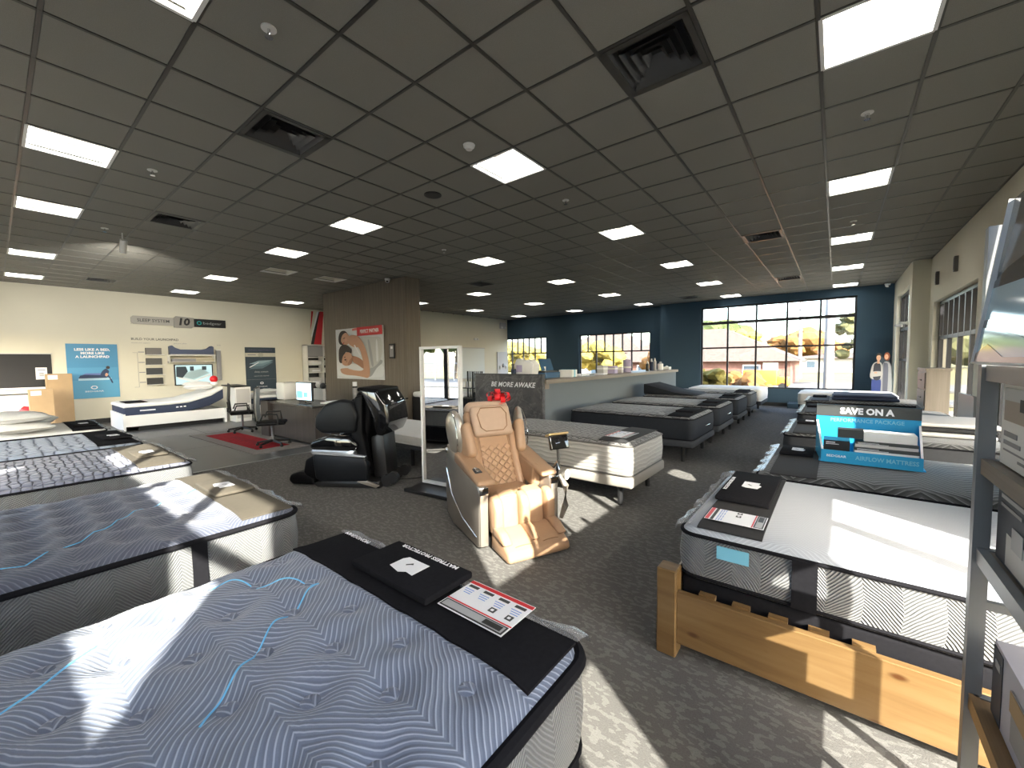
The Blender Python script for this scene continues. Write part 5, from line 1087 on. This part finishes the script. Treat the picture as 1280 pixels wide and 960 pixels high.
t = thing('nightstand', 'white nightstand between the two platform beds', 'nightstand', (-13.55, 4.42, 0)); B().box(-.25,.25,-.2,.2,.0,.98).obj('case', WHITE, t); B().box(.25,.262,-.17,.17,.1,.48).obj('drawer', GREYB, t); B().box(.25,.262,-.17,.17,.52,.93).obj('drawer', GREYB, t)
tag(B().prism([(-.55,0),(.30,-.02),(.35,.015),(-.50,.03)], -.2, .2, 'Y').obj('tray', BLACKM, None, False, (-13.62, 4.35, 1.01)), 'thin black tray on the white nightstand', 'tray')
t = thing('red_plush', 'red round plush with a white base on the near raised mattress head', 'plush', (-13.95, 3.92, 1.12)); B().ell((0,0,.10), (.10,.10,.10)).obj('red_ball', RED, t, True); B().ell((0,0,-.02), (.09,.09,.06)).obj('white_base', WHITEF, t, True)

# ------------------------------------------------------------------ desk area
t = thing('desk', 'dark wood laminate L shaped desk beside the wood column', 'desk', (0, 0, 0))
B().box(-10.35, -8.03, 3.90, 3.94, .03, .76).obj('front_panel', DESKW, t); B().box(-8.04, -8.0, 3.88, 6.0, .03, .76).obj('side_panel', DESKW, t); B().box(-10.40, -10.0, 3.80, 4.6, .0, .80).obj('pedestal', DESKW, t)
B().prism([(-10.42,3.82),(-7.96,3.82),(-7.96,6.1),(-8.75,6.1),(-8.75,4.62),(-10.42,4.62)], .76, .80, 'Z', .004).obj('desk_top', mat('dark_desk_top', (.03, .028, .028), .25), t); B().box(-8.70,-8.66,4.7,6.0,.03,.76).obj('inner_panel', DESKW, t); B().box(-10.44, -9.1, 4.62, 4.68, .0, 1.06).obj('privacy_screen', GREYB, t)
t = thing('monitor', 'small monitor showing a light blue page on the desk corner', 'monitor', (-8.68, 4.0, .801), R(4)); B().box(-.30,.30,0,.04,.06,.45).obj('casing', BLACKM, t); S2 = emit('monitor_page', (.55,.75,.88), .8); B().box(-.28,.28,-.004,0,.08,.43).obj('picture', S2, t); B().box(-.26,-.05,-.006,-.004,.12,.26).obj('blue_panel', emit('monitor_blue', (.12,.45,.72), .7), t); B().box(.0,.14,-.006,-.004,.14,.24).obj('blue_panel', MATS['monitor_blue'], t); B().prism(rrect(-.12,.12,-.06,.10,.03), 0, .012, 'Z').obj('foot', BLACKM, t); B().cyl((0,.03,0), .1, .02, 8).obj('neck', BLACKM, t)
box_thing('paper_tray', 'white papers and clip tray on the desk right of the monitor', 'tray', -8.25, 4.5, .80, .40, .55, .03, WHITE, .2, lambda t,w,d,h: B().box(-.15,.18,-.2,.2,h,h+.012).obj('paper', PAPER, t))
t = thing('desk_phone', 'black desk phone on the right part of the desk', 'phone', (-8.3, 5.5, .80), .4); B().prism([(-.10,0),(.10,0),(.10,.03),(-.10,.09)], -.1, .1, 'Y', .006).obj('base', BLACKM, t); B().tube([(-.06,-.09,.10),(0,-.1,.085),(.07,-.09,.06)], .02, 8).obj('handset', BLACKM, t, True)
t = thing('flask', 'tall grey flask with a pale lid on the desk', 'bottle', (-8.75, 5.2, .80)); B().cyl((0,0,0), .30, .055, 14).obj('body', GREYP, t, True); B().cyl((0,0,.30), .10, .05, 14).obj('lid', PAPER, t, True); B().cyl((0,0,.26), .04, .057, 14).obj('band', BLACKM, t, True)
t = thing('tissue_box', 'white dispenser box on the left of the desk', 'box', (-10.15, 4.3, .801)); B().xbox((0,0,.20), (.40,.34,.40), bev=.03).obj('body', WHITE, t, True); B().xbox((-.35,0,.17), (.22,.12,.30), (0,.5,0), .02).obj('slanted_card', PAPER, t)
t = thing('plush_bunch', 'small mixed plush items on top of the privacy screen', 'plush', (-9.6, 4.65, 1.06))
for k in range(5): B().ell((-.35+.20*k, 0, .06+.02*(k % 2)), (.09,.06,.075)).obj('soft_toy', [GREYP, WHITEF, BLACKM, GREYB, BLACKM][k], t, True)
def desk_chair(label, x, y, rot, back):
    t = thing('office_chair', label, 'chair', (x, y, 0), rot)
    for k in range(5):
        a = 2*PI*k/5+.3; B().tube([(0,0,.11),(.30*math.cos(a),.30*math.sin(a),.075)], [.03,.018], 8).obj('base_leg', BLACKM, t, True); B().ell((.30*math.cos(a),.30*math.sin(a),.032), (.03,.03,.03)).obj('caster', BLACKM, t, True)
    B().cyl((0,0,.10), .32, .026, 10).obj('gas_lift', CHROME, t, True); B().xbox((0,0,.47), (.50,.48,.07), bev=.03).obj('seat', BLACKL, t, True)
    for s in (-1, 1): B().tube([(.12,s*.24,.45),(.14,s*.29,.52),(.12,s*.29,.66),(-.12,s*.29,.66),(-.16,s*.27,.55)], .018, 8).obj('armrest', BLACKM, t, True)
    b = t; pr_ = [(.0,.50),(-.03,.80),(-.02,1.12)]
    B().prism([(-.25,.52),(-.215,.55),(-.235,.80),(-.215,1.16),(-.245,1.17),(-.27,.80)], -.24, .24, 'Y', .012).obj('backrest', back, t, True)
    B().tube([(-.245,-.25,.55),(-.265,-.26,.80),(-.24,-.25,1.17),(-.24,.25,1.17),(-.265,.26,.80),(-.245,.25,.55)], .016, 8, True).obj('back_frame', BLACKM, t, True); B().tube([(-.05,0,.44),(-.26,0,.50),(-.28,0,.75)], .02, 8).obj('back_support', BLACKM, t, True)
MESHG = mat('silver_mesh', (.42, .41, .39), .35, .5); MESHB = mat('black_mesh', (.02, .021, .023), .6)
desk_chair('office chair with a silver grey back in front of the desk', -8.82, 3.42, R(62), MESHG); desk_chair('black mesh office chair near the nightstand', -11.25, 3.70, R(75), MESHB)
t = thing('rug', 'red rug with a grey border under the office chairs', 'rug', (-9.95, 3.30, .0), R(2)); B().prism(rrect(-1.75,1.75,-.50,.50,.03), 0, .008, 'Z').obj('grey_border', mottled('rug_grey', (.22,.20,.19), (.30,.28,.27), 20), t); B().box(-1.35,1.35,-.30,.30,.008,.011).obj('red_field', mottled('rug_red', (.30,.012,.022), (.42,.03,.04), 14), t)
text('WELCOME', .22, mat('rug_dark_red', (.20,.01,.02), .9), t, (0,0,.0115), sx=1.3, name='rug_words')

# ------------------------------------------------------------------ cyan cardboard display on the second right hand bed
Z2 = .36+.31+.032
t = thing('cardboard_display', 'bright blue cardboard display tray headed SAVE ON A on a dark mattress', 'display', (.24, 4.90, Z2), R(0)); t.scale = (.90, .90, .95)
B().box(-.42, .42, .26, .275, 0, .50).obj('back_board', CYAN, t); B().prism(rrect(-.42,.42,.385,.515,.03), -.0, .018, 'Z').obj('header_fill', CYAN, t)
hd = B().box(-.42, .42, .255, .262, .385, .50).obj('grey_header', DGREY, t)
B().box(-.36, .38, -.28, -.262, 0, .115).obj('front_lip', CYAN, t)
for s in (-1, 1):
    x = -.42 if s < 0 else .42; x2 = -.36 if s < 0 else .38
    B().add([(x,.262,0),(x2,-.27,0),(x2,-.27,.115),(x,.262,.33),(x-.014*s,.262,0),(x2-.014*s,-.27,0),(x2-.014*s,-.27,.115),(x-.014*s,.262,.33)], [(0,1,2,3),(7,6,5,4),(0,4,5,1),(1,5,6,2),(2,6,7,3),(3,7,4,0)]).obj('side_wing', CYAN, t)
    B().add([(x,.26,.33),(x2,-.268,.115),(x2-.018*s,-.268,.115),(x-.018*s,.26,.33),(x,.26,.335),(x2,-.268,.12),(x2-.018*s,-.268,.12),(x-.018*s,.26,.335)], [(0,1,2,3),(7,6,5,4),(0,4,5,1),(1,5,6,2),(2,6,7,3),(3,7,4,0)]).obj('white_cut_edge', PAPER, t)
B().box(-.38, .40, -.27, .26, 0, .01).obj('tray_floor', CYAN, t)
text('SAVE ON A', .085, PAPER, t, (0, .2535, .44), BACKW, bold=.004, name='header_words'); text('PERFORMANCE PACKAGE', .052, LBLUE, t, (0, .2585, .345), BACKW, bold=.001, sx=.98, name='subhead_words')
text('AIRFLOW MATTRESS', .052, LBLUE, t, (.13, -.2815, .062), BACKW, bold=.0012, sx=.92, name='lip_words'); text('BEDGEAR', .03, PAPER, t, (-.24, -.2815, .062), BACKW, bold=.0006, sx=1.2, name='lip_brand')
flat_l = B().tube([(-.395+.02*math.cos(q), .0+.02*math.sin(q), .09) for q in (2*PI*k/10 for k in range(10))], .004, 5, True).obj('wing_logo', LBLUE, t)
def cart(label, x, y, z, w, d, h, top, side, words=None):
    q = thing('product_box', label, 'box', (.24+.9*x, 4.90+.9*y, Z2+.95*z+.002), R(0)); q.scale = (.9, .9, .95); B().box(-w/2, w/2, -d/2, d/2, 0, h).obj('carton', side, q); B().box(-w/2-.001, w/2+.001, -d/2-.001, d/2+.001, h*.55, h+.001).obj('sleeve', top, q)
    for k in range(2): B().box(-w/2+.02, -w/2+.02+(.5-.15*k)*w, -d/2-.0026, -d/2-.001, h*(.62+.17*k), h*(.68+.17*k)).obj('print_line', PAPER if top is not GREYB else GREYP, q)
    return q
cart('flat white carton at the bottom left of the blue display', -.25, -.09, .012, .20, .26, .075, WHITE, WHITE)
cart('black carton with white lines at the left of the blue display', -.24, -.04, .089, .21, .24, .10, BLACKM, BLACKM)
cart('lowest white carton at the right of the blue display', .13, -.06, .012, .46, .30, .075, GREYB, WHITE); cart('middle white carton with grey top at the right of the blue display', .13, -.06, .089, .46, .30, .062, DGREY, WHITE)
cart('grey carton third up in the right stack of the blue display', .13, -.05, .153, .45, .28, .05, DGREY, GREYB); cart('top carton of the blue display, dark ended with a white body', .16, -.03, .205, .38, .24, .075, WHITE, WHITE); tag(B().box(-.09,.09,-.122,.0,.0,.077).obj('small_box', DGREY, None, False, (.12, 4.87, Z2+.215), (0,0,0)), 'small dark carton on top of the stack in the blue display', 'box')

# ------------------------------------------------------------------ right hand wall things
t = thing('leaning_panel', 'plain grey panel leaning at the window beside the right hand beds', 'panel', (1.565, 8.60, .0), (0, 0, 0)); B().prism(rrect(0, .95, 0, 1.06, .05), -.015, .015, 'X').obj('board', STEEL, t); B().box(-.03,.03,.1,.85,0,.04).obj('foot', BLACKM, t)
t = thing('dresser', 'weathered wood chest of drawers against the window pier', 'dresser', (1.43, 10.82, 0)); B().box(-.15,.15,-.45,.45,0,1.38).obj('case', BARN, t); B().box(-.165,.165,-.48,.48,1.38,1.42).obj('top_board', BARN, t)
for k in range(4): d_ = B().box(-.165,-.15,-.4,.4,.10+.32*k,.38+.32*k).obj('drawer', BARN, t); B().box(-.18,-.165,-.1,.1,.23+.32*k,.25+.32*k).obj('pull', BLACKM, d_)
for k, y in enumerate((10.35, 12.0, 8.35)):
    t = thing('wall_sconce', ['thin dark wall fixture above the six paned window', 'thin dark wall fixture next to the window pier', 'thin dark wall fixture nearest the camera'][k], 'sconce', (XR, y, 3.22)); B().box(-.05, 0, -.04, .04, -.13, .13).obj('body', mat('pewter', (.12,.11,.10), .5), t); B().box(-.055, -.05, -.02, .02, -.10, .10).obj('slot', BLACKM, t)
for k in range(2):
    t = thing('wall_camera', ['small white bullet camera at the window pier', 'grey bracket device on the far right window head'][k], 'camera', (1.28 if k == 0 else 1.28, 13.3+1.0*k, 2.42)); B().tube([(0,0,0),(-.12,-.06,0)], .03, 8).obj('body', WHITE if k == 0 else GREYP, t, True); B().box(-.01,.02,-.03,.03,-.04,.04).obj('bracket', WHITE, t)
# life size printed cutout of a couple (a flat sign) by the navy corner
t = thing('cardboard_cutout', 'life size cutout of a man with crossed arms and a woman in a pale coat', 'standee', (1.03, 15.75, 0), (PI/2, 0, R(-6))); t.scale = (.76, 1, 1)
sil = smooth([(-.28,.02),(.28,.02),(.30,.7),(.29,1.15),(.25,1.42),(.20,1.50),(.22,1.62),(.17,1.74),(.10,1.745),(.06,1.64),(.03,1.60),(-.01,1.70),(-.07,1.735),(-.13,1.71),(-.16,1.60),(-.14,1.50),(-.25,1.42),(-.31,1.25),(-.32,1.05),(-.27,.9),(-.27,.4)])
B().prism(sil, -.012, 0, 'Z').obj('board', TEALS, t); DENIM = mat('denim_print', (.035,.06,.22), .6); VEST = mat('vest_print', (.035,.04,.055), .6); COAT = mat('coat_print', (.30,.32,.34), .6); DRESS = mat('dress_print', (.11,.12,.16), .6); SHIRT = mat('shirt_print', (.42,.42,.41), .6); AUB = mat('auburn_print', (.20,.06,.03), .6)
for k, (nm, po, m_) in enumerate([('coat', smooth([(.0,.45),(.29,.45),(.285,1.15),(.24,1.43),(.12,1.50),(.03,1.42),(-.02,1.1)]), COAT), ('dress', smooth([(.06,.55),(.17,.55),(.19,1.0),(.18,1.40),(.10,1.46),(.05,1.38)]), DRESS), ('womans_legs', smooth([(.03,.03),(.22,.03),(.24,.55),(.02,.55)]), DRESS), ('womans_hair', oval(.14,1.64,.085,.115), AUB), ('womans_face', oval(.125,1.63,.052,.075), SKIN),
        ('trousers', smooth([(-.26,.03),(-.04,.03),(-.01,.6),(-.02,1.0),(-.25,1.0),(-.27,.55)]), DENIM), ('shirt', smooth([(-.30,1.02),(-.0,1.0),(.02,1.38),(-.06,1.49),(-.14,1.49),(-.25,1.42),(-.30,1.25)]), SHIRT), ('vest', smooth([(-.22,1.0),(-.03,1.0),(-.02,1.36),(-.08,1.46),(-.15,1.46),(-.22,1.38)]), VEST), ('crossed_arms', smooth([(-.29,1.10),(-.24,1.06),(.02,1.10),(.03,1.17),(-.05,1.22),(-.27,1.20)]), SHIRT), ('hand', oval(-.16,1.18,.045,.025), SKIN), ('neck', rect(-.125,1.44,-.06,1.54), SKIN), ('mans_face', oval(-.09,1.605,.062,.082), SKIN), ('mans_hair', smooth([(-.16,1.63),(-.15,1.71),(-.08,1.735),(-.02,1.70),(-.015,1.64),(-.05,1.675),(-.12,1.67)]), HAIR)]):
    flat(po, m_, t, .0005+.0012*k, nm)
for (x, y) in ((-.112,1.615),(-.068,1.615),(.105,1.64),(.145,1.64)): flat(oval(x, y, .008, .005), HAIR, t, .018, 'eye')
B().prism([(-.2,0),(.2,0),(0,.5)], -.30, -.012, 'Z').obj('easel_foot', CARD, t)

# ------------------------------------------------------------------ shelf rack at the right edge
SX0, SX1, SY0, SY1 = .355, .80, 1.18, 1.82
RACK = mat('rack_grey', (.25, .26, .27), .45, .3); RACKW = laminate('rack_wood', (.22, .13, .06), (.40, .25, .12), 'Y')
t = thing('shelf_rack', 'grey metal shelf rack with wood shelves at the right edge of the picture', 'shelves', (0, 0, 0))
for (x, y) in ((SX0, SY1), (SX1, SY1), (SX0, SY0), (SX1, SY0)): B().box(x-.018, x+.018, y-.018, y+.018, 0, 2.02).obj('post', RACK, t)
LV = [.62, 1.075, 1.345, 1.62]
for k, z in enumerate(LV):
    m_ = RACKW if k == 0 else (RACK if k in (1, 3) else SHELFW)
    B().box(SX0-.01, SX0+.012, SY0+.02, SY1-.022, z-.045, z).obj('side_rail', m_, t); B().box(SX1-.012, SX1+.01, SY0+.02, SY1-.022, z-.045, z).obj('side_rail', m_, t); B().box(SX0, SX1, SY1-.03, SY1-.005, z-.04, z).obj('end_rail', RACK, t); B().box(SX0+.012, SX1-.012, SY0+.02, SY1-.03, z-.02, z-.004).obj('shelf_board', SHELFW if k else RACKW, t)
B().box(SX0, SX1, SY1-.01, SY1+.012, .885, .91).obj('tie_bar', RACK, t)
PLUM = mat('pale_violet_board', (.50, .49, .56), .6); SLATEB = mat('slate_carton', (.045, .055, .075), .5)
def rack_box(label, y0, y1, x0, x1, z, h, front, side, kind):
    q = thing('pillow_box', label, 'box', (0, 0, z+.001)); B().box(x0, x1, y0, y1, 0, h).obj('carton', front, q)
    B().box(x0+.004, x1-.004, y0-.0012, y0, .004, h-.004).obj('near_face', side, q); B().box(x0+.004, x1-.004, y1, y1+.0012, .004, h-.004).obj('far_face', side, q)
    w = y1-y0; fx = x0-.0008
    def fr(n_, a, b, c, d_, m_, o=0): B().box(fx-.0012-o, fx-o, y1-b*w, y1-a*w, c*h, d_*h).obj(n_, m_, q)
    if kind == 'white':
        fr('picture', .10, .90, .55, .95, mat('mountain_print', (.42,.36,.30), .6)); fr('picture_sky', .10, .90, .80, .95, mat('haze_print', (.55,.56,.55), .6), .0012); fr('icon', .58, .80, .70, .84, DGREY, .0024)
        fr('heading', .12, .5, .36, .42, GREYP); fr('heading', .12, .6, .26, .31, GREYP); fr('print_line', .12, .75, .18, .20, GREYP); fr('print_line', .55, .8, .1, .13, GREYP)
    elif kind == 'dark':
        fr('heading', .12, .8, .80, .85, LGREY); fr('heading', .12, .65, .70, .74, GREYP); fr('white_curve', .30, .85, .04, .42, GREYB); fr('white_curve', .45, .72, .30, .55, LGREY, .0012)
    elif kind == 'black':
        fr('picture', .1, .9, .1, .6, TEALS); fr('heading', .15, .7, .78, .86, LGREY); fr('badge', .2, .4, .64, .72, GREYB)
    elif kind == 'window':
        fr('dark_panel', .0, .16, .02, .95, SLATEB); fr('front_window', .32, .95, .15, .78, GREYP); fr('brown_picture', .30, .95, .50, .75, CARD, .0012)
        for k in range(2): B().prism(oval((x0+x1)/2-.01, y1-w*(.22+.42*k), .085, .055), h, h+.0015, 'Z').obj('round_picture', GREYP, q); B().prism(oval((x0+x1)/2-.01, y1-w*(.22+.42*k), .06, .035), h+.0015, h+.003, 'Z').obj('round_picture_core', mat('warm_grey_print', (.36,.33,.30), .6), q)
        fr('heading', .05, .13, .70, .80, LGREY, .0012)
    return q
rack_box('white pillow carton with a mountain picture, far end of the third shelf', 1.50, 1.77, 0.375, 0.610, LV[2], .225, WHITE, WHITE, 'white'); rack_box('black carton next to the mountain picture box on the third shelf', 1.24, 1.44, 0.380, 0.650, LV[2], .20, SLATEB, BLACKM, 'black')
rack_box('black carton with a white swirl at the far end of the second shelf', 1.46, 1.76, 0.375, 0.630, LV[1], .225, SLATEB, BLACKM, 'dark'); rack_box('black carton beside the swirl carton on the second shelf', 1.22, 1.42, 0.375, 0.650, LV[1], .215, SLATEB, BLACKM, 'black')
rack_box('pale violet carton with two round pictures on the lowest wood shelf', 1.24, 1.74, 0.380, 0.710, LV[0], .215, PLUM, PLUM, 'window')
# tilted picture panel standing on the top shelf
t = thing('picture_panel', 'large glossy landscape picture panel leaning on the top of the rack', 'picture', (.322, 1.775, LV[3]+.004), (PI/2-R(7), 0, -PI/2)); gl = lambda n_, c: mat(n_, c, .08, spec=.6)
rt = Euler((R(-8), 0, 0)).to_matrix().to_4x4(); hh = .46; ww = .54
pn = B().box(0, ww, 0, hh, -.012, 0).obj('panel', BLACKM, t); 
for k, (nm, po, c) in enumerate([('storm_sky', [(0,.26),(ww,.22),(ww,hh),(0,hh)], (.22,.215,.20)), ('dark_hill', [(0,.235),(.10,.26),(.20,.27),(.32,.255),(ww,.24),(ww,.20),(0,.215)], (.05,.05,.05)), ('bright_sky', [(0,.12),(ww,.10),(ww,.20),(0,.215)], (.42,.60,.72)), ('brown_bar', [(0,.105),(.2,.085),(ww,.04),(ww,.10),(.2,.125),(0,.125)], (.14,.11,.09)), ('pale_sky', [(0,.03),(ww,.0),(ww,.04),(.2,.085),(0,.105)], (.36,.50,.60)), ('tan_ridge', [(0,.0),(ww,.0),(ww,.02),(.25,.02),(.10,.055),(0,.03)], (.34,.26,.20))]):
    flat(po, gl('glossy_'+nm, c), t, .0004+.0012*k, nm)
B().box(-.006, ww+.006, -.0, .006, -.014, .012).obj('frame_edge', GREYB, t); B().box(-.006, .0, 0, hh, -.014, .012).obj('frame_edge', GREYB, t)
# small things low at the right edge
t = thing('floor_basket', 'wicker basket on the floor beside the rack', 'basket', (.58, 1.5, 0)); B().cyl((0,0,0), .32, .13, 16, .16).obj('weave', laminate('wicker', (.20,.10,.04), (.45,.27,.12), 'X'), t, True); B().tube([(.16*math.cos(q), .16*math.sin(q), .32) for q in (2*PI*k/18 for k in range(18))], .012, 6, True).obj('rim', MATS['wicker'], t, True)
